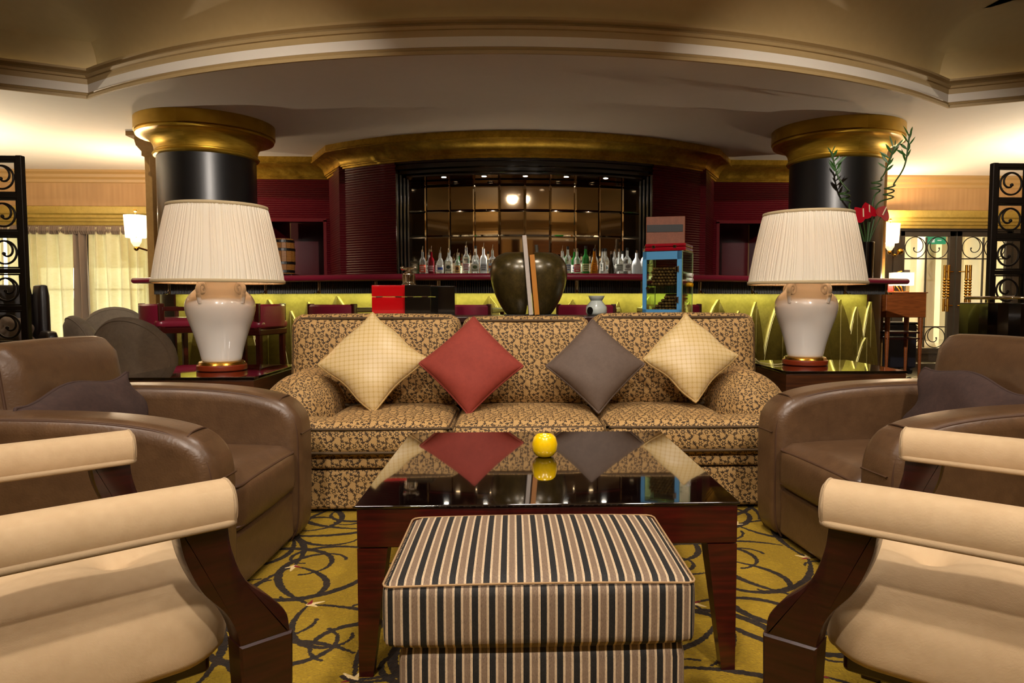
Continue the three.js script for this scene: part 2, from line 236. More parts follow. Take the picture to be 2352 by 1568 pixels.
// ---------------------------------------------------------------- the room
const CEIL = 2.82, TOP = 3.58;
const sideSign = [-1, 1];
struct('floor', bUV(box(17.2, 0.1, 16.2, 0, -0.07, -3.1)), MAT.marble, 'dark polished stone floor around the carpet');
const carpet = one('carpet', bUV(box(9.6, 0.02, 10.4, 0, -0.01, -0.9)), MAT.carpet, 'mustard yellow carpet with dark brown scrolls covering the lounge floor', 'carpet');
carpet.userData.kind = 'structure';
// ceiling with the opening of the raised recess
const canopyC = [0, -12.25], canopyR = 6.8, cA = Math.asin(4.07 / 6.8);
const edge = [[-7.3, -5.3], ...arc(...canopyC, canopyR, -cA, cA, 48), [7.3, -5.3], [7.3, 3.7], [-7.3, 3.7]];
{
  const sh = new THREE.Shape([[-8.5, -11.2], [8.5, -11.2], [8.5, 4.9], [-8.5, 4.9]].map(p => new THREE.Vector2(p[0], -p[1])));
  sh.holes.push(new THREE.Path(edge.map(p => new THREE.Vector2(p[0], -p[1]))));
  const g = new THREE.ExtrudeGeometry(sh, { depth: 0.12, bevelEnabled: false }); g.rotateX(-PI / 2); tr(g, 0, CEIL, 0);
  struct('ceiling', bUV(g), MAT.ceiling, 'flat cream ceiling around the raised recess');
}
// offset > 0 runs into the recess (the path turns so that its right-hand side is the opening)
const cornProf = [[-0.015, 2.825], [0.0, 2.80], [0.02, 2.80], [0.022, 2.825], [-0.0, 2.835], [0.012, 2.85], [-0.005, 2.862], ...qarc(-0.1, 2.965, 0.105, -PI / 2, 0.15, 8).map(([o, y]) => [o - 0.0, y]), [0.02, 2.985], [0.03, 3.005], [0.0, 3.03], [-0.02, 3.04], [0.012, 3.055], [0.012, 3.075], [-0.06, 3.085]];
struct('trim_1', sweep(edge, cornProf.map(([o, y]) => [o, y]), true, 0.7), MAT.cornice, 'painted crown moulding curving around the ceiling recess');
const coveProf = [[-0.14, 3.07], [-0.14, 3.12], ...qarc(0.36, 3.1, 0.48, PI, PI / 2, 12), [0.8, TOP]];
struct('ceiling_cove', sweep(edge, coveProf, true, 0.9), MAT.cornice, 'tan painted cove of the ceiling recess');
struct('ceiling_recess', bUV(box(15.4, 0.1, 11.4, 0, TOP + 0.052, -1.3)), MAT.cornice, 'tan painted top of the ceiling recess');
// outer walls
const wallT = 0.2;
struct('wall_left', bUV(box(wallT, 3.8, 16.4, -8.4, 1.85, -3.1)), MAT.panelTan, 'tan panelled side wall');
struct('wall_right', bUV(box(wallT, 3.8, 16.4, 8.4, 1.85, -3.1)), MAT.panelTan, 'tan panelled side wall by the doors');
struct('wall_near', bUV(box(17, 3.8, wallT, 0, 1.85, 4.95)), MAT.woodPanel, 'wood panelled wall facing the bar');
const BZ = -10.6;                                                 // plane of the window and door walls
function wallWithOpening(name, x0, x1, o0, o1, top, mat, label) {
  const z = BZ - wallT / 2, g = [box(o0 - x0, 2.86, wallT, (x0 + o0) / 2, 1.43, z), box(x1 - o1, 2.86, wallT, (o1 + x1) / 2, 1.43, z), box(o1 - o0, 2.86 - top, wallT, (o0 + o1) / 2, (top + 2.86) / 2, z)];
  return struct(name, bUV(M(g)), mat, label);
}
wallWithOpening('wall_window', -8.5, -4.35, -8.05, -4.72, 2.02, MAT.panelTan, 'tan wall above the curtained window');
wallWithOpening('wall_door', 4.35, 8.5, 4.86, 8.05, 2.03, MAT.panelTan, 'tan wall above the glass doors');
struct('wall_back', M([box(8.8, 2.9, wallT, 0, 1.45, -11.0), box(0.16, 2.86, 1.0, -4.43, 1.43, -10.45), box(0.16, 2.86, 1.0, 4.43, 1.43, -10.45)]), MAT.panelTan, 'plain wall behind the bar');
for (const s of sideSign) {
  const p = s < 0 ? [[-8.3, BZ], [-4.5, BZ]] : [[4.5, BZ], [8.3, BZ]];
  struct(s < 0 ? 'trim_2' : 'trim_3', sweep(p, [[0, 2.64], [0.015, 2.65], [0.02, 2.69], [0.05, 2.72], [0.055, 2.76], [0.09, 2.79], [0.09, 2.82]], false, 0.3), MAT.trimTan, s < 0 ? 'wooden crown moulding over the curtained window' : 'wooden crown moulding over the glass doors');
  struct(s < 0 ? 'trim_4' : 'trim_5', sweep(p, [[0, 2.03], [0.05, 2.03], [0.055, 2.07], [0.075, 2.08], [0.08, 2.12], [0.10, 2.13], [0.10, 2.17], [0.12, 2.19], [0.13, 2.26], [0.13, 2.29], [0, 2.3]], false, 0.3), MAT.goldTrim, s < 0 ? 'stepped gilt cornice over the curtains' : 'stepped gilt cornice over the glass doors');
}
// ---------------------------------------------------------------- back bar: red ribbed walls, gilt crown, black mirror niche
const barC = [0, -10.48];
const bumpC = [0, -11.8], bumpR = 3.62, bumpA = Math.asin(2.22 / 3.62), openA = Math.asin(1.53 / 3.62);
function ribs(y0, y1, pitch, depth) { const pr = [], n = Math.round((y1 - y0) / pitch); for (let i = 0; i < n; i++) for (let k = 0; k < 4; k++) pr.push([depth * Math.sin(PI * k / 4), y0 + (i + k / 4) * (y1 - y0) / n]); pr.push([0, y1]); return pr; }
const cornerL = [bumpC[0] - bumpR * Math.sin(bumpA), bumpC[1] + bumpR * Math.cos(bumpA)];
const wb = struct('wall_bar', null, null, 'dark red ribbed wall around the mirror niche');
for (const s of sideSign) {
  let pa = arc(...bumpC, bumpR, s * openA, s * bumpA, 10); if (s < 0) pa = pa.reverse();
  part(wb, 'ribbed_panel', sweep(pa, ribs(0, 2.6, 0.03, 0.009), false, 0), MAT.redWall);
  const ret = s < 0 ? [[-2.62, -9.72], [-2.3, -8.95], cornerL] : [[-cornerL[0], cornerL[1]], [2.3, -8.95], [2.62, -9.72]];
  part(wb, 'return_panel', sweep(ret, ribs(0, 2.6, 0.03, 0.004), false, 0), MAT.redWall);
  // flank wall with a dark doorway
  const fl = [[-4.45, -9.72], [-3.5, -9.72]], x0 = 2.68, x1 = 3.42;
  const pan = (a, b, y0, y1) => sweep(s < 0 ? [[-b, -9.72], [-a, -9.72]] : [[a, -9.72], [b, -9.72]], ribs(y0, y1, 0.03, 0.009), false, 0);
  part(wb, 'ribbed_panel', [pan(x1, 4.4, 0, 2.6), pan(x0 + 0.02, x1, 2.0, 2.6), pan(2.6, x0 + 0.02, 0, 2.6)], MAT.redWall);
  part(wb, 'door_casing', [box(0.04, 2.02, 0.06, s * (x0 + 0.0), 1.01, -9.72), box(0.04, 2.02, 0.06, s * (x1 + 0.02), 1.01, -9.72), box(0.8, 0.04, 0.06, s * 3.06, 2.02, -9.72)], std({ color: 0x6a0c16, roughness: 0.35 }));
  part(wb, 'lobby_lining', [box(0.02, 2.1, 1.0, s * 2.66, 1.05, -10.24), box(0.02, 2.1, 1.0, s * 3.48, 1.05, -10.24), box(0.84, 0.02, 1.0, s * 3.07, 2.1, -10.24), box(0.84, 2.1, 0.02, s * 3.07, 1.05, -10.86), box(0.84, 0.02, 1.0, s * 3.07, 0.01, -10.24)], MAT.redWall);
}
const crownPath = [[-4.4, -9.72], [-2.62, -9.72], cornerL, ...arc(...bumpC, bumpR, -bumpA, bumpA, 30).slice(1, -1), [-cornerL[0], cornerL[1]], [2.62, -9.72], [4.4, -9.72]];
const crownProf = [[0, 2.44], [0.03, 2.445], [0.035, 2.475], [0.05, 2.48], [0.055, 2.50], ...qarc(0.26, 2.5, 0.19, PI, PI / 2, 8).map(([o, y]) => [o, y]), [0.27, 2.705], [0.25, 2.71], [0.25, 2.82], [0, 2.82]];
struct('trim_6', sweep(crownPath, crownProf.map(([o, y]) => [o, 2.82 - (2.82 - y) * 0.68]), false, 0.35), MAT.goldLeaf, 'gilded crown moulding above the bar wall');
// niche frame
const nf = struct('wall_niche', null, null, 'black lacquered moulded frame of the mirror niche');
const mirC = [0, -12.6], mirR = 4.0, tileA = 0.307 / mirR;
{
  const ol = arc(...bumpC, bumpR, -openA, openA, 24);
  part(nf, 'lintel', sweep(ol, [[0.0, 2.6], [0.03, 2.58], [0.03, 2.54], [0.0, 2.535], [0.0, 2.515], [0.02, 2.51], [0.02, 2.48], [-0.04, 2.475], [-0.04, 2.455], [-0.01, 2.45], [-0.01, 2.43], [-0.08, 2.425], [-0.08, 2.4], [-0.7, 2.4]], false, 0.3), MAT.blackGloss);
  for (const s of sideSign) {
    const a = s * openA, bx = bumpC[0] + bumpR * Math.sin(a), bz = bumpC[1] + bumpR * Math.cos(a);
    const gs = []; for (let k = 0; k < 4; k++) gs.push(box(0.03, 2.44, 0.5, bx - s * (0.016 + 0.036 * k), 1.22, bz - 0.22 - 0.045 * k, 0.008));
    part(nf, 'side_frame', gs, MAT.blackGloss);
  }
}
const mw = thing('mirror_wall', 'bronze-tinted mirror wall of square bevelled tiles behind the bottles', 'mirror');
{
  const tile = (w, h) => { const b = 0.016, z = 0.006, X = w / 2, Y = h / 2, x = X - b, y = Y - b, q = (a, b2, c, d) => [...a, ...b2, ...c, ...a, ...c, ...d]; const g = new THREE.BufferGeometry();
    const o = [[-X, -Y, 0], [X, -Y, 0], [X, Y, 0], [-X, Y, 0]], i = [[-x, -y, z], [x, -y, z], [x, y, z], [-x, y, z]]; let p = q(...i); for (let k = 0; k < 4; k++) { const n = (k + 1) % 4; p = p.concat(q(o[k], o[n], i[n], i[k])); } const bk = o.map(v => [v[0], v[1], -0.01]); p = p.concat(q(bk[3], bk[2], bk[1], bk[0])); for (let k = 0; k < 4; k++) { const n = (k + 1) % 4; p = p.concat(q(bk[k], bk[n], o[n], o[k])); }
    g.setAttribute('position', new THREE.Float32BufferAttribute(p, 3)); g.computeVertexNormals(); return g; };
  const full = tile(0.305, 0.305), cap = tile(0.305, 0.07);
  for (let i = 0; i < 10; i++) for (let j = 0; j < 5; j++) {
    const a = (i - 4.5) * tileA, m = part(mw, 'mirror_tile', j === 4 ? cap : full, MAT.mirror);
    m.position.set(mirC[0] + mirR * Math.sin(a), j === 4 ? 2.369 : 2.333 - 0.307 * (3.5 - j), mirC[1] + mirR * Math.cos(a)); m.rotation.y = a;
  }
}
// back counter under the mirror
{
  const t = thing('back_counter', 'black back counter under the mirror carrying the bottles', 'counter');
  part(t, 'worktop', sweep(arc(...mirC, mirR, -0.33, 0.33, 20), [[0.02, 1.19], [0.74, 1.19], [0.74, 1.22], [0.02, 1.22]], false, 0.3), MAT.blackSatin);
  part(t, 'cabinet_front', sweep(arc(...mirC, mirR, -0.33, 0.33, 20), [[0.7, 0], [0.7, 1.19]], false, 0.3), MAT.darkWood);
}
// niche downlights
{
  const bulbM = std({ color: 0xffffff, emissive: 0xfff4e0, emissiveIntensity: 14 });
  for (let i = 0; i < 5; i++) {
    const a = (i - 2) * 0.113, x = mirC[0] + (mirR + 0.27) * Math.sin(a), z = mirC[1] + (mirR + 0.27) * Math.cos(a);
    const t = thing('niche_downlight', 'small bright recessed spotlight in the black niche soffit above the mirror', 'downlight', [x, 2.4, z], 0, 'spotlights above the mirror');
    part(t, 'trim_ring', lathe([[0.028, -0.012], [0.042, -0.012], [0.044, 0], [0.028, 0]], 20), MAT.chrome);
    part(t, 'lens', cyl(0.027, 0.027, 0.006, 0, -0.012, 0, 20), bulbM);
    const l = new THREE.SpotLight(0xfff0dc, NICHE_POWER, 0, 0.95, 0.8, 2); l.position.set(x, 2.365, z); l.target.position.set(x * 1.02, 1.2, z + 0.12); l.castShadow = true; l.shadow.radius = 1.3; scene.add(l, l.target);
  }
}
// columns
{
  const t = thing('round_column', 'black round column with gilded flared capital on the curtained side', 'column', [-3.42, 0, -7.8]);
  t.userData.kind = 'structure';
  part(t, 'shaft', lathe([[0.49, 0], [0.49, 2.46]], 64), MAT.blackSatin);
  part(t, 'capital', toCreasedNormals(lathe([[0.49, 2.44], [0.515, 2.45], [0.525, 2.465], [0.515, 2.48], [0.5, 2.485], [0.5, 2.495], ...qarc(0.66, 2.5, 0.155, PI, PI / 2, 10).map(([x, y]) => [x, y]), [0.675, 2.655], [0.68, 2.675], [0.67, 2.685], [0.69, 2.69], [0.69, 2.818], [0.4, 2.818]], 64), 0.5), MAT.goldLeaf);
  dup(t, [3.44, 0, -7.8], 0, 'black round column with gilded flared capital on the glass doors side');
}
// ---------------------------------------------------------------- the curved bar
// nose line of the bar: an arc in the middle and straight wings; d is the distance behind the nose
const BR = 3.6, BAN = 0.419, BS = 3.84, SA = BR * BAN;
function onBarA(d, s) { const k = Math.sign(s) || 1, q = Math.abs(s), a = k * Math.min(q, SA) / BR; let x = (BR - d) * Math.sin(a), z = -5.38 - BR + (BR - d) * Math.cos(a); if (q > SA) { x += k * (q - SA) * Math.cos(BAN); z -= (q - SA) * Math.sin(BAN); } return [x, z, a]; }
const onBar = (d, s, y = 0) => { const p = onBarA(d, s); return [p[0], y, p[1]]; };
const barA = s => onBarA(0, s)[2];
const barArc = (d, s0, s1, n) => Array.from({ length: n + 1 }, (_, i) => onBarA(d, s0 + (s1 - s0) * i / n).slice(0, 2));
{
  const t = thing('bar_counter', 'curved bar with maroon padded top and gilded front of carved pointed leaves', 'bar counter');
  const topArc = barArc(0.32, -BS - 0.08, BS + 0.08, 60);
  const nose = [[-0.33, 1.105], [0.28, 1.10], ...qarc(0.29, 1.126, 0.026, -PI / 2, PI / 2, 6), [0.26, 1.153], [-0.33, 1.153], [-0.33, 1.105]];
  const pt = part(t, 'bar_top', sweep(topArc, nose, false, 0.6), MAT.maroon, 'maroon leather bar top with rounded nose');
  for (const s of sideSign) { const e = onBar(0.32, s * (BS + 0.08)); const g = ext([...nose.slice(0, -1)], 0.03, 0.008, 2); rot(g, 0, -PI / 2, 0); rot(g, 0, s * BAN, 0); part(pt, 'end_cap', tr(g, e[0], 0, e[2]), MAT.maroon); }
  // fluted black band
  const fl = []; const n = 400; for (let i = 0; i <= n * 3; i++) fl.push(onBarA(0.17 - [0, 0.006, 0.006][i % 3], -BS + 2 * BS * i / (n * 3)).slice(0, 2));
  part(t, 'fluted_band', [sweep(fl, [[0, 1.0], [0, 1.105]], false, 0), sweep(barArc(0.17, -BS, BS, 60), [[0.008, 1.002], [-0.025, 1.0], [-0.025, 1.02], [-0.2, 1.02]], false, 0.3)], MAT.blackSatin);
  part(t, 'front_panel', sweep(barArc(0.40, -BS, BS, 72), [[0, 0.02], [0, 1.03]], false, 0.6), MAT.barGold);
  part(t, 'plinth', sweep(barArc(0.38, -BS, BS, 60), [[0.02, 0], [0.02, 0.09], [0, 0.1]], false, 0.3), MAT.black);
  part(t, 'inner_shelf', sweep(barArc(0.65, -BS, BS, 60), [[0, 0], [0, 1.1]], false, 0.6), MAT.darkWood);
  for (const s of sideSign) { const a = onBar(0.53, s * BS); const g = box(0.02, 1.1, 0.27, 0, 0.55, 0); rot(g, 0, s * BAN, 0); part(t, 'end_panel', tr(g, a[0], 0, a[2]), MAT.darkWood); }
  for (let k = 0; k < 14; k++) { const sk = -BS + 0.22 + k * 0.57, a = barA(sk); const g = M([tube([[0, 0.075, 0], [0, 0.01, 0], [0, -0.02, 0.02], [0, -0.015, 0.05]], 0.006, 14, 6), box(0.028, 0.1, 0.008, 0, 0.03, -0.012, 0.003)]); rot(g, 0, a, 0); const p = onBar(0.14, sk); part(t, 'bag_hook', tr(g, p[0], 1.022, p[2]), MAT.chrome, 'small chrome bag hook under the bar edge'); }
  // pointed leaves in relief
  const leafGeo = (w, h, e, ridge) => { const n = 14, pos = [], half = k => w / 2 * Math.pow(1 - k, 0.78) * (0.82 + 0.55 * k); const q = (a, b, c, d) => pos.push(...a, ...b, ...c, ...a, ...c, ...d);
    for (let i = 0; i < n; i++) { const k0 = i / n, k1 = (i + 1) / n, y0 = k0 * h, y1 = k1 * h, a = half(k0), b = half(k1), r0 = e + ridge * (1 - k0 * 0.4), r1 = e + ridge * (1 - k1 * 0.4), v = 0.006 * Math.min(1, w * 3);
      q([-a, y0, e], [-v, y0, r0], [-v, y1, r1], [-b, y1, e]); q([-v, y0, r0], [0, y0, r0 + 0.006], [0, y1, r1 + 0.006], [-v, y1, r1]); q([0, y0, r0 + 0.006], [v, y0, r0], [v, y1, r1], [0, y1, r1 + 0.006]); q([v, y0, r0], [a, y0, e], [b, y1, e], [v, y1, r1]);
      }
    const face = pos.slice(); pos.length = 0; for (let i = 0; i < n; i++) { const k0 = i / n, k1 = (i + 1) / n, y0 = k0 * h, y1 = k1 * h, a = half(k0), b = half(k1), o = 0.01, f = e - 0.008, g1 = e + 0.003, oa = Math.min(o, a), ob = Math.min(o, b); q([-a, y0, -0.01], [-a, y0, f], [-b, y1, f], [-b, y1, -0.01]); q([-a, y0, f], [-a + oa, y0, g1], [-b + ob, y1, g1], [-b, y1, f]); q([a, y0, f], [a, y0, -0.01], [b, y1, -0.01], [b, y1, f]); q([a - oa, y0, g1], [a, y0, f], [b, y1, f], [b - ob, y1, g1]); }
    const mk = (p) => { const g = new THREE.BufferGeometry(); g.setAttribute('position', new THREE.Float32BufferAttribute(p, 3)); g.computeVertexNormals(); return bUV(toCreasedNormals(g, 0.35)); }; return [mk(face), mk(pos)]; };
  const kinds = [leafGeo(0.62, 0.95, 0.026, 0.02), leafGeo(0.52, 0.87, 0.036, 0.018), leafGeo(0.38, 0.87, 0.018, 0.014), leafGeo(0.44, 0.60, 0.044, 0.016), leafGeo(0.34, 0.9, 0.022, 0.014)];
  const leaf = (k, sl, dy = 0, tilt = 0) => { const m = part(t, 'leaf_relief', kinds[k][0], MAT.leafGoldShaded), a = barA(sl); part(m, 'leaf_edge_lit', kinds[k][1], MAT.leafEdgeLit); const p = onBar(0.40, sl); m.position.set(p[0], 0.03 + dy, p[2]); m.rotation.order = 'YXZ'; m.rotation.set(-0.0, a, tilt); };
  for (let i = 0; i < 10; i++) { const a = -3.42 + i * 0.76; leaf(0, a, (i % 2 ? -0.03 : 0)); leaf(2, a + 0.27, -0.02 - 0.03 * (i % 3), 0.03); leaf(4, a + 0.44, -0.0); leaf(3, a + 0.36, -0.1 + 0.04 * (i % 2)); if (i % 2) leaf(1, a - 0.29, -0.02); }
  // strip light hidden behind the band
  part(t, 'strip_light', sweep(barArc(0.31, -BS + 0.02, BS - 0.02, 60), [[-0.012, 1.017], [0.012, 1.017]], false, 0), std({ color: 0xffffff, emissive: 0xf2f0a4, emissiveIntensity: 8 }), 'yellow-green strip light under the bar edge');
  for (let k = 0; k < 12; k++) { const a = -BS + (k + 0.5) * 2 * BS / 12, p = onBar(0.31, a, 1.012), l = new THREE.RectAreaLight(0xf2f0a4, LED_POWER, 0.6, 0.03); l.position.set(...p); const q = onBar(0.355, a, 0.2); l.lookAt(...q); scene.add(l); }
}
// square piers behind the columns
for (const s of sideSign) {
  const g = M([box(0.56, 2.7, 0.5, 0, 1.35, 0, 0.006), box(0.44, 1.8, 0.02, 0, 1.75, 0.25, 0.004), box(0.6, 0.03, 0.54, 0, 0.56, 0, 0.008), box(0.58, 0.03, 0.52, 0, 0.6, 0, 0.006), sweep([[-0.28, -0.25], [-0.28, 0.25], [0.28, 0.25], [0.28, -0.25]].reverse(), [[0, 2.56], [-0.02, 2.57], [-0.02, 2.62], [-0.06, 2.68], [-0.07, 2.74], [-0.13, 2.77], [-0.13, 2.818], [0, 2.818]], true, 0.3)]);
  const m = struct(s < 0 ? 'pillar_1' : 'pillar_2', bUV(g), std({ map: mottleTex([138, 104, 52], [160, 124, 68], 0.8), roughness: 0.45 }), s < 0 ? 'square tan pier behind the black column by the curtains' : 'square tan pier behind the black column by the glass doors');
  m.position.set(s < 0 ? -4.03 : 3.99, 0, -8.5);
}
// bar stools: seat faces local +z
function makeStool() {
  const t = thing('bar_stool', '', 'bar stool', [0, 0, 0], 0, 'bar stools along the curved bar');
  part(t, 'seat', cushion(0.44, 0.07, 0.42, 0.03, [0, 0.015, 0], 10, 0, 0.755, 0), MAT.maroon);
  part(t, 'seat_rail', box(0.42, 0.05, 0.4, 0, 0.697, 0, 0.01), MAT.mahogany);
  for (const [x, z] of [[-1, 1], [1, 1], [-1, -1], [1, -1]]) part(t, 'leg', ext([[-0.016, 0], [0.016, 0], [0.022, 0.7], [-0.022, 0.7]], 0.04, 0.004, 1).translate(x * 0.18, 0, z * 0.17), MAT.mahogany);
  part(t, 'footrest', [rod([-0.18, 0.25, 0.17], [0.18, 0.25, 0.17], 0.012), rod([-0.18, 0.3, -0.17], [0.18, 0.3, -0.17], 0.012), rod([-0.18, 0.28, -0.17], [-0.18, 0.28, 0.17], 0.012), rod([0.18, 0.28, -0.17], [0.18, 0.28, 0.17], 0.012)], MAT.mahogany);
  const bk = sweep(arc(0, 0.16, -0.38, -0.5, 0.5, 14), [[0.018, 0.74], [0.022, 0.78], [0.024, 0.9], [0.014, 0.915], [-0.014, 0.915], [-0.024, 0.9], [-0.022, 0.78], [-0.018, 0.74]], false, 0.6);
  part(t, 'backrest', bk, MAT.maroon);
  for (const s of sideSign) { part(t, 'back_post', box(0.035, 0.22, 0.045, s * 0.195, 0.81, -0.17, 0.006), MAT.mahogany); part(t, 'arm', [box(0.03, 0.035, 0.3, s * 0.2, 0.875, -0.02, 0.008), box(0.03, 0.16, 0.03, s * 0.2, 0.8, 0.115, 0.006)], MAT.mahogany); }
  return t;
}
const stool0 = makeStool();
const stoolLabels = ['maroon bar stool half hidden by the ceramic table lamp near the curtains', 'maroon bar stool turned sideways beside the sofa end, seat in view', 'maroon bar stool behind the glossy red box', 'maroon bar stool behind the bronze apple sculpture, nearer the boxes', 'maroon bar stool between bronze apple and white oil burner', 'maroon bar stool behind the glass cigar cabinet'];
[[-3.1, 2.4], [-2.25, -1.75], [-1.33, 2.7], [-0.42, 2.85], [0.38, 2.9], [0.95, 3.1]].forEach(([a, turn], i) => { const p = onBar(-0.27, a); if (i === 0) { stool0.position.set(...p); stool0.rotation.y = turn; stool0.userData.label = stoolLabels[0]; } else dup(stool0, p, turn, stoolLabels[i]); });
// vase with curly bamboo and anthuriums on the bar end
{
  const [vx, , vz] = onBar(0.33, BS - 0.12), vy = 1.153;
  const t = thing('flower_vase', 'tall black vase with red flowers and curly bamboo on the bar', 'vase', [vx, vy, vz]);
  part(t, 'vase_body', lathe([[0, 0], [0.062, 0], [0.064, 0.02], [0.07, 0.36], [0.072, 0.365], [0.066, 0.365], [0.06, 0.05], [0, 0.05]], 28), MAT.blackGloss);
  const green = std({ color: 0x2c4a1c, roughness: 0.5 }), lg = std({ color: 0x2f5a1e, roughness: 0.45, side: THREE.DoubleSide });
  const leafShape = (l, w) => { const g = new THREE.PlaneGeometry(w, l, 2, 8), p = g.attributes.position; for (let i = 0; i < p.count; i++) { const k = p.getY(i) / l + 0.5, f = Math.sin(PI * Math.min(1, k * 0.92 + 0.05)); p.setX(i, p.getX(i) * f); p.setZ(i, -0.12 * l * k * k + (Math.abs(p.getX(i)) > 1e-4 ? 0.1 * w : 0)); p.setY(i, k * l); } g.computeVertexNormals(); return g; };
  const stems = [[[0.02, 0.34, 0], [0.05, 0.55, 0.02], [0.1, 0.74, 0], [0.20, 0.80, 0], 0.10, [0.36, 1.12, 0], [0.40, 1.42, 0]], [[0.0, 0.34, 0.01], [0.02, 0.6, 0.02], [0.05, 0.80, 0.02], [0.06, 0.86, 0.02], 0.09, [0.17, 1.06, 0], [0.25, 1.30, 0]], [[-0.02, 0.34, 0.01], [-0.12, 0.55, 0.06], [-0.22, 0.68, 0.08], [-0.27, 0.74, 0.1], 0.09, [-0.36, 1.0, 0.1], [-0.42, 1.22, 0.1]]];
  stems.forEach((S, i) => {
    const pts = [V(...S[0]), V(...S[1]), V(...S[2])], c = S[3], turns = 2.2, rise = S[4];
    for (let k = 0; k <= 16; k++) { const a = k / 16 * turns * 2 * PI; pts.push(V(c[0] + 0.045 * Math.cos(a) + 0.02 * k / 16 * Math.sign(S[5][0]), c[1] + rise * k / 16 * 1.3, c[2] + 0.045 * Math.sin(a))); }
    pts.push(V(...S[5]), V(...S[6])); const st = part(t, 'bamboo_stem', tube(pts, 0.008, 120, 6), green);
    for (let k = 0; k < 11; k++) { const f = k / 10, p = V(...S[5]).lerp(V(...S[6]), f * 1.0); const g = leafShape(rr(0.07, 0.15), rr(0.016, 0.028)); rot(g, rr(-0.2, 0.3), 0, rr(0.3, 1.2) * (k % 2 ? 1 : -1) * (1 - 0.5 * f)); rot(g, 0, rr(-0.7, 0.7), 0); part(st, 'leaf', tr(g, p.x, p.y, p.z), lg); }
  });
  const red = phys({ color: 0xa0081c, roughness: 0.25, clearcoat: 0.6, side: THREE.DoubleSide });
  [[-0.1, 0.60, 0.10, 0.5], [0.10, 0.62, 0.08, -0.6], [-0.02, 0.64, 0.06, 0.1]].forEach(([x, y, z, a]) => {
    const st = part(t, 'flower_stem', tube([[0, 0.3, 0], [x * 0.5, 0.48, z * 0.5], [x, y, z]], 0.005, 14, 6), green);
    const s = new THREE.Shape(); s.moveTo(0, -0.03); s.bezierCurveTo(-0.09, -0.09, -0.12, 0.03, 0, 0.13); s.bezierCurveTo(0.12, 0.03, 0.09, -0.09, 0, -0.03);
    const g = new THREE.ExtrudeGeometry(s, { depth: 0.004, bevelEnabled: false, curveSegments: 14 }); rot(g, -0.5, 0, a); part(st, 'flower', tr(g, x, y, z + 0.01), red); part(st, 'spadix', rod([x, y, z + 0.02], [x - 0.02 * Math.sign(a), y + 0.075, z + 0.05], 0.006), std({ color: 0xe8d8b0, roughness: 0.6 }));
  });
}
// wooden cask on the bar's back corner
{
  const t = thing('wine_cask', 'small oak cask with black hoops standing on a stand behind the bar', 'cask', [-2.93, 1.26, -8.7]);
  const rad = y => 0.118 + 0.016 * Math.sin(PI * y / 0.42);
  for (let k = 0; k < 16; k++) { const a = k / 16 * 2 * PI, g = new THREE.BoxGeometry(0.049, 0.42, 0.018, 1, 6, 1), p = g.attributes.position; for (let i = 0; i < p.count; i++) { const y = p.getY(i) + 0.21; p.setX(i, p.getX(i) * rad(y) / 0.128); p.setZ(i, p.getZ(i) + rad(y)); p.setY(i, y); } g.computeVertexNormals(); rot(g, 0, a, 0); part(t, 'stave', bUV(g, k * 0.13), MAT.caskOak ??= std({ map: woodTex([110, 66, 20], [176, 118, 48], [0.2, 0.1]), roughness: 0.55 })); }
  for (const y of [0.03, 0.13, 0.29, 0.39]) part(t, 'hoop', sweep(arc(0, 0, rad(y) + 0.012, 0, 2 * PI, 32).reverse(), [[0, y - 0.016], [-0.004, y - 0.014], [-0.004, y + 0.014], [0, y + 0.016]], false, 0), MAT.black);
  part(t, 'lid', cyl(0.115, 0.115, 0.012, 0, 0.405, 0, 28), MAT.caskOak); part(t, 'stand', box(0.3, 0.06, 0.3, 0, -0.03, 0, 0.01), MAT.darkWood);
  const c = one('bar_cabinet', [box(0.75, 1.2, 0.42, -2.9, 0.6, -8.75, 0.01)], MAT.darkWood, 'dark cabinet behind the bar holding up the cask', 'cabinet');
}
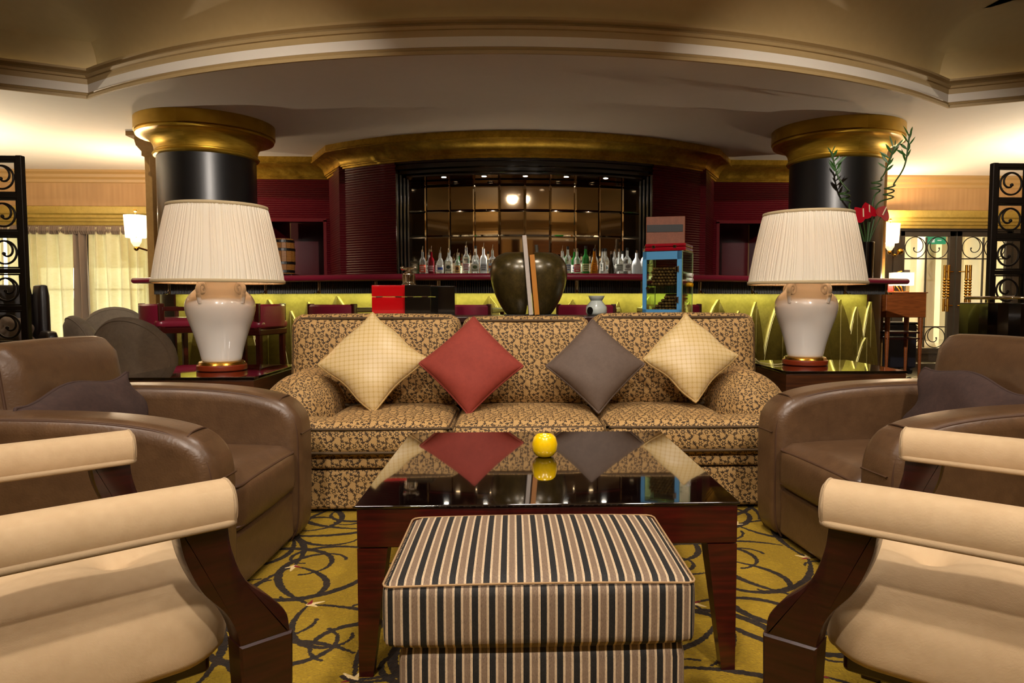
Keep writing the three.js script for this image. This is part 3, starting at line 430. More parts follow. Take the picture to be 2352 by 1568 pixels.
// bottles on the back counter
{
  const glass = (c, tr2 = 0.92) => phys({ color: c, roughness: 0.03, transmission: tr2, thickness: 0.01, ior: 1.48 });
  const G = { clear: glass(0xf2f6f4), frost: phys({ color: 0xdfe6ea, roughness: 0.5, transmission: 0.35, thickness: 0.01 }), red: glass(0x8a0c20, 0.6), green: glass(0x2f8a3c, 0.8), amber: glass(0xb8741c, 0.8), dark: phys({ color: 0x0c0805, roughness: 0.08, clearcoat: 1 }) };
  const shapes = { tall: [[0, 0], [0.036, 0], [0.038, 0.01], [0.038, 0.17], [0.03, 0.2], [0.014, 0.225], [0.013, 0.285], [0, 0.285]], square: [[0, 0], [0.042, 0], [0.044, 0.01], [0.044, 0.15], [0.036, 0.175], [0.014, 0.2], [0.013, 0.26], [0, 0.26]], taper: [[0, 0], [0.048, 0], [0.05, 0.01], [0.034, 0.14], [0.018, 0.2], [0.015, 0.28], [0, 0.28]], round: [[0, 0], [0.04, 0], [0.046, 0.03], [0.05, 0.1], [0.04, 0.15], [0.015, 0.19], [0.013, 0.24], [0, 0.24]] };
  const geo = {}; for (const k in shapes) geo[k] = lathe(shapes[k], 20);
  const pour = M([cyl(0.012, 0.013, 0.025, 0, 0, 0, 10), rod([0, 0.01, 0], [0.006, 0.055, 0], 0.004, 6)]), cork = cyl(0.015, 0.015, 0.035, 0, 0, 0, 12);
  const labelTex = (bg, fg, kind) => canvasTex(128, 128, (c) => { c.fillStyle = bg; c.fillRect(0, 0, 128, 128); c.fillStyle = fg; if (kind === 0) { c.fillRect(10, 40, 108, 40); } else if (kind === 1) { c.beginPath(); c.arc(64, 50, 30, 0, 7); c.fill(); c.fillRect(20, 94, 88, 12); } else { c.fillRect(14, 20, 100, 14); c.fillRect(24, 48, 80, 8); c.fillRect(24, 66, 80, 8); c.fillRect(34, 92, 60, 16); } });
  const LB = {}; const lab = (bg, fg, k) => LB[bg + fg + k] ??= std({ map: labelTex(bg, fg, k), roughness: 0.6 });
  const labelGeo = r => new THREE.CylinderGeometry(r, r, 0.085, 16, 1, true, -1.15, 2.3);
  const spots = [ // [x, z, shape, glass, scale, label bg, fg, kind, stopper, words]
    [-1.17, -8.06, 'tall', 'clear', 0.95, '#d8451c', '#f4e4d8', 2, 'pour', 'clear spirit bottle with orange label and pourer'],
    [-1.07, -8.02, 'tall', 'red', 0.95, '#7a1020', '#e8c8c8', 2, 'pour', 'red liqueur bottle with a metal pourer'],
    [-1.115, -8.22, 'square', 'clear', 0.95, '#dfe4e0', '#8a8a80', 1, 'pour', 'clear bottle behind the red liqueur bottle'],
    [-0.965, -7.98, 'tall', 'clear', 0.9, '#e8ece8', '#2a4aa8', 0, 'pour', 'clear bottle with blue and white label'],
    [-0.99, -8.2, 'round', 'clear', 1.0, '#dfe4e0', '#5a6a60', 1, 'pour', 'clear bottle behind the blue-labelled one'],
    [-0.87, -7.98, 'square', 'clear', 1.0, '#dfe0c8', '#3a4a3a', 1, 'pour', 'clear spirit bottle with grey emblem label'],
    [-0.88, -8.2, 'tall', 'clear', 1.05, '#e0e4e8', '#404850', 2, 'pour', 'tall clear bottle in the second row'],
    [-0.77, -7.95, 'tall', 'clear', 0.82, '#d8a860', '#5a3a14', 1, 'pour', 'short clear bottle with tan round emblem'],
    [-0.77, -8.16, 'taper', 'green', 0.85, '#cfe0c8', '#2a5a2a', 2, 'cork', 'pale green bottle in the second row'],
    [-0.67, -7.96, 'tall', 'clear', 1.1, '#e8e8e8', '#9a1c2c', 2, 'pour', 'tall clear bottle with red and white label'],
    [-0.57, -7.94, 'round', 'clear', 0.98, '#e6ead8', '#5a6a3a', 1, 'cork', 'rounded clear bottle with black stopper'],
    [-0.575, -8.15, 'tall', 'clear', 1.12, '#e8e8e8', '#3a3a3a', 0, 'cork', 'tall black-capped bottle in the second row'],
    [-0.475, -7.92, 'tall', 'frost', 1.05, '#c8d0d4', '#6a7078', 2, 'pour', 'frosted white spirit bottle'],
    [-0.375, -7.92, 'square', 'clear', 1.08, '#b8c8e0', '#c86a2a', 0, 'pour', 'clear bottle with blue and orange label'],
    [-0.275, -7.9, 'round', 'dark', 0.62, '#eaeaea', '#202020', 1, 'cork', 'small dark round bottle'],
    [0.47, -7.9, 'tall', 'clear', 1.05, '#e8ece8', '#3a6a9a', 2, 'cork', 'clear white-labelled bottle beside the apple sculpture'],
    [0.42, -8.12, 'square', 'clear', 1.1, '#e8ece8', '#2a6a4a', 1, 'pour', 'clear bottle behind the white-labelled one'],
    [0.575, -7.92, 'tall', 'clear', 0.98, '#b0202c', '#f0e0d0', 2, 'cork', 'clear bottle with bright red label'],
    [0.56, -8.14, 'tall', 'green', 1.0, '#e8ece8', '#2a4a8a', 1, 'cork', 'green bottle behind the red-labelled bottle'],
    [0.675, -7.93, 'tall', 'green', 1.08, '#d8d8a0', '#2a5a2a', 2, 'cork', 'bright green bottle with pale label'],
    [0.69, -8.16, 'round', 'clear', 1.1, '#e8ece8', '#3a3a3a', 1, 'cork', 'round clear bottle behind the green one'],
    [0.775, -7.95, 'taper', 'amber', 1.0, '', '', 0, 'cork', 'amber tapered bottle half full'],
    [0.80, -8.17, 'tall', 'clear', 1.05, '#e8e8e8', '#5a5a5a', 2, 'pour', 'clear bottle behind the amber one'],
    [0.875, -7.97, 'taper', 'clear', 1.0, '', '', 0, 'cork', 'clear tapered bottle with brown dregs'],
    [0.972, -7.97, 'taper', 'dark', 0.9, '', '', 0, 'cork', 'black tapered bottle'],
    [0.93, -8.2, 'tall', 'clear', 1.04, '#e8e8e8', '#3a5a5a', 1, 'cork', 'clear bottle between two tapered ones, second row'],
    [1.064, -8.04, 'square', 'clear', 1.08, '#dfe6e0', '#6a7a70', 2, 'cork', 'square-shouldered clear bottle'],
    [1.04, -8.22, 'tall', 'clear', 1.02, '#e8e8e8', '#4a4a4a', 0, 'pour', 'clear bottle behind the square-shouldered one'],
    [1.162, -8.05, 'square', 'clear', 1.14, '#e4e8e4', '#8a8a8a', 1, 'cork', 'tall clear bottle with grey emblem'],
    [1.14, -8.28, 'tall', 'frost', 0.96, '', '', 0, 'cork', 'frosted bottle in the second row'],
    [1.275, -8.1, 'round', 'frost', 1.12, '', '', 0, 'cork', 'large frosted round bottle'],
    [1.366, -8.13, 'tall', 'frost', 1.0, '', '', 0, 'pour', 'slim frosted bottle'],
    [1.44, -8.17, 'tall', 'dark', 1.12, '#d8b84a', '#4a3a10', 2, 'cork', 'dark bottle with yellow label'],
    [1.4, -8.34, 'tall', 'dark', 1.08, '', '', 0, 'cork', 'plain dark bottle at the row end'],
  ];
  for (const [x, z, sh, gl, sc, bg, fg, kd, st, words] of spots) {
    const zz = Math.min(z, mirC[1] + Math.sqrt(4.69 ** 2 - x * x) - 0.02);
    const t = thing('spirit_bottle', words + ' on the back counter', 'bottle', [x, 1.22, zz], 0, 'spirit bottles on the back counter'); const h = shapes[sh][shapes[sh].length - 1][1] * sc;
    const b = part(t, 'glass_body', geo[sh], G[gl]); b.scale.set(sc, sc, sc);
    if (bg) part(t, 'label', labelGeo((sh === 'taper' ? 0.05 : shapes[sh][3][0] + 0.001) * sc).translate(0, 0.085 * sc, 0), lab(bg, fg, kd));
    part(t, 'stopper', (st === 'pour' ? pour : cork).clone().translate(0, h + 0.01, 0), st === 'pour' ? MAT.chrome : rnd() < 0.6 ? MAT.black : MAT.chrome);
  }
}
// ---------------------------------------------------------------- sofa
const rrect = (w, h, r, n = 6) => { const o = []; for (const [cx, cy, a] of [[w / 2 - r, h / 2 - r, 0], [-w / 2 + r, h / 2 - r, PI / 2], [-w / 2 + r, -h / 2 + r, PI], [w / 2 - r, -h / 2 + r, 1.5 * PI]]) for (let i = 0; i <= n; i++) o.push([cx + r * Math.cos(a + i / n * PI / 2), cy + r * Math.sin(a + i / n * PI / 2)]); const q = []; o.forEach((p, i) => { const c = o[(i + 1) % o.length], l = Math.hypot(c[0] - p[0], c[1] - p[1]); q.push(p); if (l > r) for (const f of [0.04, 0.25, 0.5, 0.75, 0.96]) q.push([p[0] + (c[0] - p[0]) * f, p[1] + (c[1] - p[1]) * f]); }); return q; };
{
  const t = thing('sofa', 'three-seat sofa in brown-on-straw floral brocade facing the coffee table', 'sofa', [-0.079, -0.0855, -3.488]); t.scale.setScalar(1.09);
  part(t, 'base', [bUV(box(2.26, 0.165, 0.66, 0, 0.1725, 0.0, 0.02)), bUV(box(2.26, 0.055, 0.68, 0, 0.288, 0.0, 0.02))], MAT.brocade);
  for (const [x, z] of [[-1.05, 0.22], [1.05, 0.22], [-1.05, -0.28], [1.05, -0.28]]) part(t, 'foot', box(0.06, 0.03, 0.06, x, 0.094, z, 0.005), MAT.darkWood);
  const pipe = (pts, r = 0.0065) => tube(pts, r, 150, 6, true);
  const seat = (x0, x1, wing) => {
    const w = x1 - x0, cx = (x0 + x1) / 2, h = 0.12, yc = 0.382, zf = 0.365, zb = -0.2, d = zf - zb, zc = (zf + zb) / 2;
    const gs = [cushion(w, h, d, 0.03, [0, 0.03, 0.008], 18, cx, yc, zc)];
    if (wing) gs.push(cushion(0.36, h, 0.2, 0.03, [0, 0.02, 0.008], 12, wing * (1.13 - 0.18), yc, zf - 0.1));
    const s = part(t, 'seat_cushion', gs, MAT.brocade);
    const X0 = wing < 0 ? -1.13 : x0, X1 = wing > 0 ? 1.13 : x1;
    const ring = (y) => wing ? tube([[X0 + 0.012, y, zf - 0.17], [X0 + 0.012, y, zf - 0.02], [X0 + 0.03, y, zf - 0.004], [(X0 + X1) / 2, y, zf + 0.004], [X1 - 0.03, y, zf - 0.004], [X1 - 0.012, y, zf - 0.02], [X1 - 0.012, y, zb + 0.1]], 0.006, 60, 6) : pipe(rrect(w - 0.02, d - 0.02, 0.03).map(([a, b]) => [cx + a, y, zc + b]), 0.006);
    part(s, 'piping', [ring(yc + h / 2 - 0.012), ring(yc - h / 2 + 0.012)], MAT.brownPiping);
  };
  seat(-0.86, -0.317, -1); seat(-0.313, 0.313, 0); seat(0.317, 0.86, 1);
  const backC = (x0, x1, top, lean) => {
    const w = x1 - x0, cx = (x0 + x1) / 2, y0 = 0.425, h = top - y0, yc = (top + y0) / 2;
    const g = cushion(w, h, 0.2, 0.045, [0, 0.012, 0.045], 18, 0, 0, 0); rot(g, lean, 0, 0); const s = part(t, 'back_cushion', tr(g, cx, yc, -0.262), MAT.brocade);
    const ring = rot(pipe(rrect(w - 0.035, h - 0.035, 0.05).map(([a, b]) => [a, b, 0.082 + 0.02 * Math.sin(PI * clamp01(0.5 + a / w))]), 0.008), lean, 0, 0);
    part(s, 'piping', tr(ring, cx, yc, -0.262), MAT.brownPiping);
  };
  backC(-1.12, -0.318, 0.87, -0.1); backC(-0.312, 0.312, 0.858, -0.1); backC(0.318, 1.12, 0.874, -0.1);
  for (const s of sideSign) {
    const g = cushion(0.35, 0.54, 0.52, 0.15, [0.0, 0.012, 0.02], 18, s * 1.03, 0.352, -0.075, c => { c.y -= 0.06 * clamp01((s * c.x + 0.02) / 0.16) * (c.y > 0 ? 1 : 0); });
    const a = part(t, 'arm', g, MAT.brocade);
  }
  part(t, 'back_frame', bUV(box(2.2, 0.72, 0.12, 0, 0.45, -0.4, 0.03)), MAT.brocade);
}
// scatter cushions standing on a corner
function scatter(label, mat, edgeMat, size, pos, turn, lean, spin, sag = 0, group) {
  const t = thing('throw_pillow', label, 'cushion', pos, 0, group); t.rotation.order = 'YXZ'; t.rotation.set(lean, turn, spin);
  const p = pillow(size[0], size[1], size[2], 22, sag); part(t, 'cover', p.body, mat); part(t, 'piping', p.edge, edgeMat); return t;
}
const goldEdge = std({ color: 0xb8975a, roughness: 0.5 });
scatter('pale gold patterned cushion standing on its corner beside the rust cushion', MAT.goldSatin, goldEdge, [0.365, 0.365, 0.142], [-0.8345, 0.651, -3.455], 0.06, -0.42, PI / 4 + 0.04, 0.25);
scatter('rust red velvet cushion standing on its corner on the sofa', MAT.rustVelvet, MAT.rustVelvet, [0.354, 0.354, 0.131], [-0.352, 0.634, -3.423], 0.0, -0.42, PI / 4 - 0.03);
scatter('dark grey-brown velvet cushion standing on its corner on the sofa', MAT.greyVelvet, MAT.greyVelvet, [0.34, 0.34, 0.131], [0.253, 0.63, -3.423], 0.0, -0.42, PI / 4 + 0.02);
scatter('pale gold patterned cushion standing on its corner beside the dark grey cushion', MAT.goldSatin, goldEdge, [0.329, 0.329, 0.142], [0.7275, 0.667, -3.455], -0.06, -0.42, PI / 4 + 0.03, 0.25);
// ---------------------------------------------------------------- coffee table, ottoman, yellow pot
{
  const t = thing('coffee_table', 'square dark mahogany coffee table with glossy glass top', 'table', [-0.06, 0, -2.22], 0);
  const w = 0.965, h = 0.44;
  part(t, 'glass_top', box(w + 0.004, 0.008, w + 0.004, 0, h - 0.004, 0, 0.003), MAT.tableTop, 'black reflective glass top');
  part(t, 'apron', [bUV(box(w - 0.006, 0.10, 0.03, 0, h - 0.058, w / 2 - 0.018, 0.004)), bUV(box(w - 0.006, 0.10, 0.03, 0, h - 0.058, -w / 2 + 0.018, 0.004)), bUV(box(0.03, 0.10, w - 0.06, w / 2 - 0.018, h - 0.058, 0, 0.004)), bUV(box(0.03, 0.10, w - 0.06, -w / 2 + 0.018, h - 0.058, 0, 0.004)), bUV(box(w - 0.02, 0.012, w - 0.02, 0, h - 0.016, 0))], MAT.mahogany);
  const tap = (sx, sz) => { const g = new THREE.BoxGeometry(0.075, 0.33, 0.075, 1, 1, 1), p = g.attributes.position; for (let i = 0; i < p.count; i++) if (p.getY(i) < 0) { p.setX(i, p.getX(i) * sx > 0 ? p.getX(i) : p.getX(i) + sx * 0.04); p.setZ(i, p.getZ(i) * sz > 0 ? p.getZ(i) : p.getZ(i) + sz * 0.04); } g.computeVertexNormals(); return bUV(tr(rot(g, 0, 0, 0), sx * (w / 2 - 0.041), 0.165, sz * (w / 2 - 0.041))); };
  for (const sx of sideSign) for (const sz of sideSign) part(t, 'leg', tap(sx, sz), MAT.mahogany);
}
{
  const t = thing('ottoman', 'striped black and taupe velvet ottoman in front of the coffee table', 'ottoman', [-0.1, 0, -1.478]);
  const oc = cushion(0.58, 0.122, 0.41, 0.014, [0.008, 0.02, 0.008], 22, 0, 0.366, 0), on = oc.attributes.normal, ou = oc.attributes.uv; for (let i = 0; i < ou.count; i += 3) if (on.getY(i) + on.getY(i + 1) + on.getY(i + 2) > 2.1) for (let k = 0; k < 3; k++) ou.setX(i + k, ou.getX(i + k) + 0.011);
  const cu = part(t, 'cushion', oc, MAT.stripe); part(cu, 'seam', tube(rrect(0.582, 0.412, 0.016).map(([a, b]) => [a, 0.424 + 0.004 * (1 - (a / 0.3) ** 2), b]), 0.0022, 160, 5, true), std({ color: 0x9c7c54, roughness: 0.8 }));
  part(t, 'base', cushion(0.545, 0.255, 0.39, 0.02, [0.002, 0.008, 0.004], 16, 0.006, 0.178, -0.005), MAT.stripe);
  const pipe = y => tube(rrect(0.56, 0.396, 0.02).map(([a, b]) => [a, y, b]), 0.004, 160, 5, true);
  part(t, 'piping', [pipe(0.317)], std({ color: 0xa48660, roughness: 0.8 }));
  for (const [x, z] of [[-1, 1], [1, 1], [-1, -1], [1, -1]]) part(t, 'foot', cyl(0.022, 0.016, 0.055, x * 0.23, 0.0275, z * 0.16, 12), MAT.darkWood);
}
{
  const t = thing('candle_pot', 'small glossy yellow round pot on the coffee table', 'pot', [-0.047, 0.44, -2.27]);
  part(t, 'pot_body', lathe([[0, 0], [0.018, 0], [0.03, 0.006], [0.04, 0.022], [0.042, 0.042], [0.036, 0.064], [0.028, 0.072], [0.026, 0.072], [0.026, 0.066], [0.012, 0.05], [0, 0.05]], 36), phys({ color: 0xf0c400, roughness: 0.2, clearcoat: 1, clearcoatRoughness: 0.05 }));
}
// ---------------------------------------------------------------- leather club chairs (front faces local +z)
function makeClub(label) {
  const t = thing('leather_armchair', label, 'armchair');
  const AW = 0.17, X = 0.335;
  const side = [[-0.42, 0.085], [0.40, 0.085], [0.425, 0.15], [0.43, 0.40], [0.425, 0.50], [0.40, 0.555], [0.35, 0.592], [0.25, 0.618], [0.1, 0.635], [-0.1, 0.642], [-0.3, 0.64], [-0.42, 0.63]];
  for (const s of sideSign) {
    const sp = new THREE.Shape(); sp.moveTo(...side[0]); sp.lineTo(...side[1]); sp.splineThru(side.slice(2).map(p => new THREE.Vector2(...p))); sp.lineTo(...side[0]);
    const g = ext(sp, AW, 0.045, 6); rot(g, 0, -PI / 2, 0); const a = part(t, 'arm', bUV(toCreasedNormals(tr(g, s * X, 0, 0), 0.9)), MAT.leather);
    for (const k of sideSign) part(a, 'piping', tube(side.slice(1).map(([z, y]) => V(s * X + k * (AW / 2 - 0.018), y - 0.012 + (z > 0.38 ? 0.004 : 0), z - (z > 0.3 ? 0.013 : 0))), 0.005, 70, 5), MAT.leatherPiping);
    part(a, 'front_seam', tube([-0.06, -0.03, 0.03, 0.06].map(p => V(s * X + p, 0.465, 0.4285)), 0.003, 16, 5), MAT.leatherPiping); part(a, 'top_seam', tube([[-0.06, -0.01], [-0.03, 0.0], [0.03, 0.0], [0.06, -0.01]].map(p => V(s * X + p[0], 0.594 + p[1], 0.352)), 0.003, 16, 5), MAT.leatherPiping);
  }
  part(t, 'front_apron', bUV(box(0.52, 0.18, 0.06, 0, 0.18, 0.375, 0.02)), MAT.leather);
  part(t, 'shell', bUV(box(0.84, 0.54, 0.1, 0, 0.36, -0.4, 0.04)), MAT.leather);
  part(t, 'deck', box(0.5, 0.16, 0.7, 0, 0.17, 0.0, 0.01), MAT.leather);
  const st = part(t, 'seat_cushion', cushion(0.505, 0.165, 0.66, 0.035, [0.0, 0.028, 0.02], 18, 0, 0.345, 0.085), MAT.leather);
  part(st, 'piping', [0.405, 0.285].map(y => tube(rrect(0.49, 0.665, 0.03).map(([a, b]) => [a, y + 0.006 * Math.cos(a * 5), 0.085 + b]), 0.005, 160, 5, true)), MAT.leatherPiping);
  const bk = rot(cushion(0.56, 0.5, 0.17, 0.055, [0.0, 0.012, 0.035], 18), -0.13, 0, 0); const bc = part(t, 'back_cushion', tr(bk, 0, 0.565, -0.275), MAT.leather);
  part(bc, 'piping', tr(rot(tube(rrect(0.535, 0.475, 0.06).map(([a, b]) => [a, b, 0.06]), 0.0055, 160, 5, true), -0.13, 0, 0), 0, 0.565, -0.275), MAT.leatherPiping);
  for (const [x, z] of [[-1, 1], [1, 1], [-1, -1], [1, -1]]) part(t, 'foot', box(0.06, 0.03, 0.06, x * 0.34, 0.0855, z * 0.34, 0.006), MAT.darkWood);
  return t;
}
const club = makeClub('brown leather club armchair on the side of the curtained window'); club.position.set(-1.451, -0.076, -2.484); club.scale.setScalar(1.08); club.rotation.y = 88 * PI / 180;
dup(club, [1.367, -0.076, -2.484], -84 * PI / 180, 'brown leather club armchair on the side of the glass doors');
scatter('dark plum velvet cushion on the leather armchair by the curtained side', MAT.velvetPlum, MAT.velvetPlum, [0.475, 0.29, 0.13], [-1.554, 0.529, -2.398], 1.35, -0.3, 0.12, 1);
scatter('dark plum velvet cushion on the leather armchair by the glass doors side', MAT.velvetPlum, MAT.velvetPlum, [0.475, 0.29, 0.13], [1.459, 0.534, -2.43], -1.3, -0.3, -0.13, 1);
// ---------------------------------------------------------------- beige open-arm chairs (front faces local +z)
function makeFauteuil(label) {
  const t = thing('open_armchair', label, 'armchair');
  // seat: rounded, buttoned
  const holes = [[-0.125, 0.115], [0.125, 0.115], [-0.125, -0.1], [0.125, -0.1], [0.0, 0.005]];
  const g = new THREE.BoxGeometry(0.56, 0.17, 0.56, 44, 12, 44), p = g.attributes.position, nr = g.attributes.normal, u = g.attributes.uv;
  for (let i = 0; i < p.count; i++) {
    let x = p.getX(i), y = p.getY(i), z = p.getZ(i); if (Math.abs(nr.getY(i)) > 0.5) u.setXY(i, x, z); else u.setXY(i, Math.abs(nr.getX(i)) > 0.5 ? z : x, y);
    const cx = THREE.MathUtils.clamp(x, -0.17, 0.17), cy = THREE.MathUtils.clamp(y, -0.045, -0.025), cz = THREE.MathUtils.clamp(z, -0.17, 0.17); const d = V(x - cx, y - cy, z - cz), m = Math.max(Math.abs(d.x), Math.abs(d.y), Math.abs(d.z));
    if (d.lengthSq() > 1e-12) d.normalize().multiplyScalar(Math.min(0.11, m)); let q = V(cx, cy, cz).add(d);
    if (q.y > 0) { q.y += 0.035 * (1 - (x / 0.29) ** 2) * (1 - (z / 0.29) ** 2) * clamp01(q.y / 0.05); for (const [hx, hz] of holes) { const r = Math.hypot(q.x - hx, q.z - hz); q.y -= 0.055 * Math.exp(-((r / 0.045) ** 1.15)); } }
    p.setXYZ(i, q.x * 1.06, q.y + 0.395, q.z * 1.02 + 0.01);
  }
  const s = part(t, 'seat', smooth(g), MAT.suede);
  for (const [x, z] of holes) part(s, 'button', tr(new THREE.SphereGeometry(0.011, 12, 6).scale(1, 0.5, 1), x * 1.06, 0.449, z * 1.02 + 0.01), MAT.suede);
  for (const k of [-0.14, 0.14]) part(s, 'seam', tube([[k, 0.45, 0.22], [k, 0.425, 0.27], [k, 0.37, 0.292], [k, 0.325, 0.288]], 0.0016, 20, 5), std({ color: 0xa8875a, roughness: 0.9 }));
  part(t, 'seat_frame', box(0.5, 0.05, 0.5, 0, 0.3, 0, 0.01), MAT.darkWood);
  for (const k of sideSign) {
    // armrest pad: flattened roll with piping along its lower edge
    const sh = new THREE.Shape(); sh.moveTo(-0.036, 0); sh.lineTo(0.036, 0); sh.bezierCurveTo(0.046, 0.02, 0.042, 0.052, 0.022, 0.064); sh.bezierCurveTo(0.008, 0.07, -0.008, 0.07, -0.022, 0.064); sh.bezierCurveTo(-0.042, 0.052, -0.046, 0.02, -0.036, 0);
    const pg = ext(sh, 0.54, 0.012, 4); const a = part(t, 'armrest', smooth(tr(pg, k * 0.315, 0.572, -0.0)), MAT.suede);
    part(a, 'piping', tube(rrect(0.076, 0.53, 0.018).map(([x, z]) => [k * 0.315 + x, 0.572, z]), 0.0065, 150, 6, true), MAT.suede);
    part(a, 'end_piping', tube([[-0.036, 0.004], [-0.041, 0.03], [-0.024, 0.06], [0, 0.067], [0.024, 0.06], [0.041, 0.03], [0.036, 0.004]].map(([x, y]) => [k * 0.315 + x, 0.572 + y, 0.262]), 0.003, 40, 5), MAT.suede);
    // swept support and leg
    const spts = [[0.175, 0.576], [0.255, 0.576], [0.262, 0.52], [0.285, 0.46], [0.33, 0.415], [0.355, 0.38], [0.36, 0.345], [0.27, 0.345], [0.262, 0.38], [0.245, 0.415], [0.21, 0.46], [0.185, 0.52]];
    const sp = new THREE.Shape(); sp.moveTo(...spts[0]); sp.lineTo(...spts[1]); sp.splineThru(spts.slice(2, 7).map(q => new THREE.Vector2(...q))); sp.lineTo(...spts[7]); sp.splineThru(spts.slice(8).concat([spts[0]]).map(q => new THREE.Vector2(...q)));
    part(t, 'arm_support', bUV(toCreasedNormals(tr(rot(ext(sp, 0.055, 0.005, 2), 0, -PI / 2, 0), k * 0.312, 0, 0), 0.6)), MAT.darkWood);
    part(t, 'leg', bUV(tr(rot(ext([[0.268, 0.347], [0.364, 0.347], [0.362, 0.25], [0.34, 0], [0.295, 0], [0.272, 0.25]], 0.062, 0.004, 1), 0, -PI / 2, 0), k * 0.312, 0, 0)), MAT.darkWood);
    part(t, 'leg', bUV(tr(rot(ext([[-0.2, 0.36], [-0.27, 0.36], [-0.36, 0], [-0.31, 0]].reverse(), 0.05, 0.004, 1), 0, -PI / 2, 0), k * 0.28, 0, 0)), MAT.darkWood);
    part(t, 'arm_post', bUV(box(0.04, 0.26, 0.05, k * 0.312, 0.45, -0.22, 0.006)), MAT.darkWood);
  }
  part(t, 'backrest', tr(rot(cushion(0.56, 0.5, 0.1, 0.045, [0, 0.01, 0.03], 14), -0.2, 0, 0), 0, 0.7, -0.3), MAT.suede);
  part(t, 'back_frame', tr(rot(box(0.6, 0.54, 0.03, 0, 0, -0.05, 0.01), -0.2, 0, 0), 0, 0.69, -0.3), MAT.darkWood);
  return t;
}
const fa = makeFauteuil('beige suede open armchair with curved dark wood arms, curtained side of the ottoman');
fa.position.set(-1.052, 0, -1.29); fa.rotation.y = 131.3 * PI / 180;
dup(fa, [0.80, 0, -1.255], -130.3 * PI / 180, 'beige suede open armchair with curved dark wood arms, glass door side of the ottoman');
// ---------------------------------------------------------------- side tables and lamps
function makeSideTable(label, flip) {
  const t = thing('side_table', label, 'table');
  const w = 0.305, d = 0.32, P = [[-w, -d], [w, -d], [w, d], [-w, d]];
  const slab = (s, h, y, bev) => { const g = ext(P.map(([x, z]) => [x * s, -z * s]), h, bev, 2); rot(g, -PI / 2, 0, 0); return tr(g, 0, y, 0); };
  part(t, 'glass_top', slab(1.0, 0.012, 0.594, 0.002), MAT.sideGlass ??= phys({ color: 0x060504, roughness: 0.04, ior: 1.8, clearcoat: 1, clearcoatRoughness: 0.02 }), 'dark reflective glass top');
  part(t, 'body', bUV(slab(0.985, 0.12, 0.528, 0.006)), MAT.sideWood ??= phys({ map: woodTex([48, 24, 10], [84, 46, 20], [0.6, 0.3]), roughness: 0.35, clearcoat: 0.3, clearcoatRoughness: 0.2 }));
  for (const [x, z] of [[-1, -1], [1, -1], [-1, 1], [1, 1]]) part(t, 'leg', box(0.05, 0.392, 0.05, x * 0.27, 0.272, z * 0.285, 0.005), MAT.sideWood);
  return t;
}
const sideL = makeSideTable('dark side table with reflective glass top under the lamp by the curtained side', 1); sideL.position.set(-1.752, -0.0817, -3.85); sideL.scale.setScalar(1.086);
const sideR = makeSideTable('dark side table with reflective glass top under the lamp by the glass doors side', -1); sideR.position.set(1.631, -0.0817, -4.029); sideR.scale.setScalar(1.086);
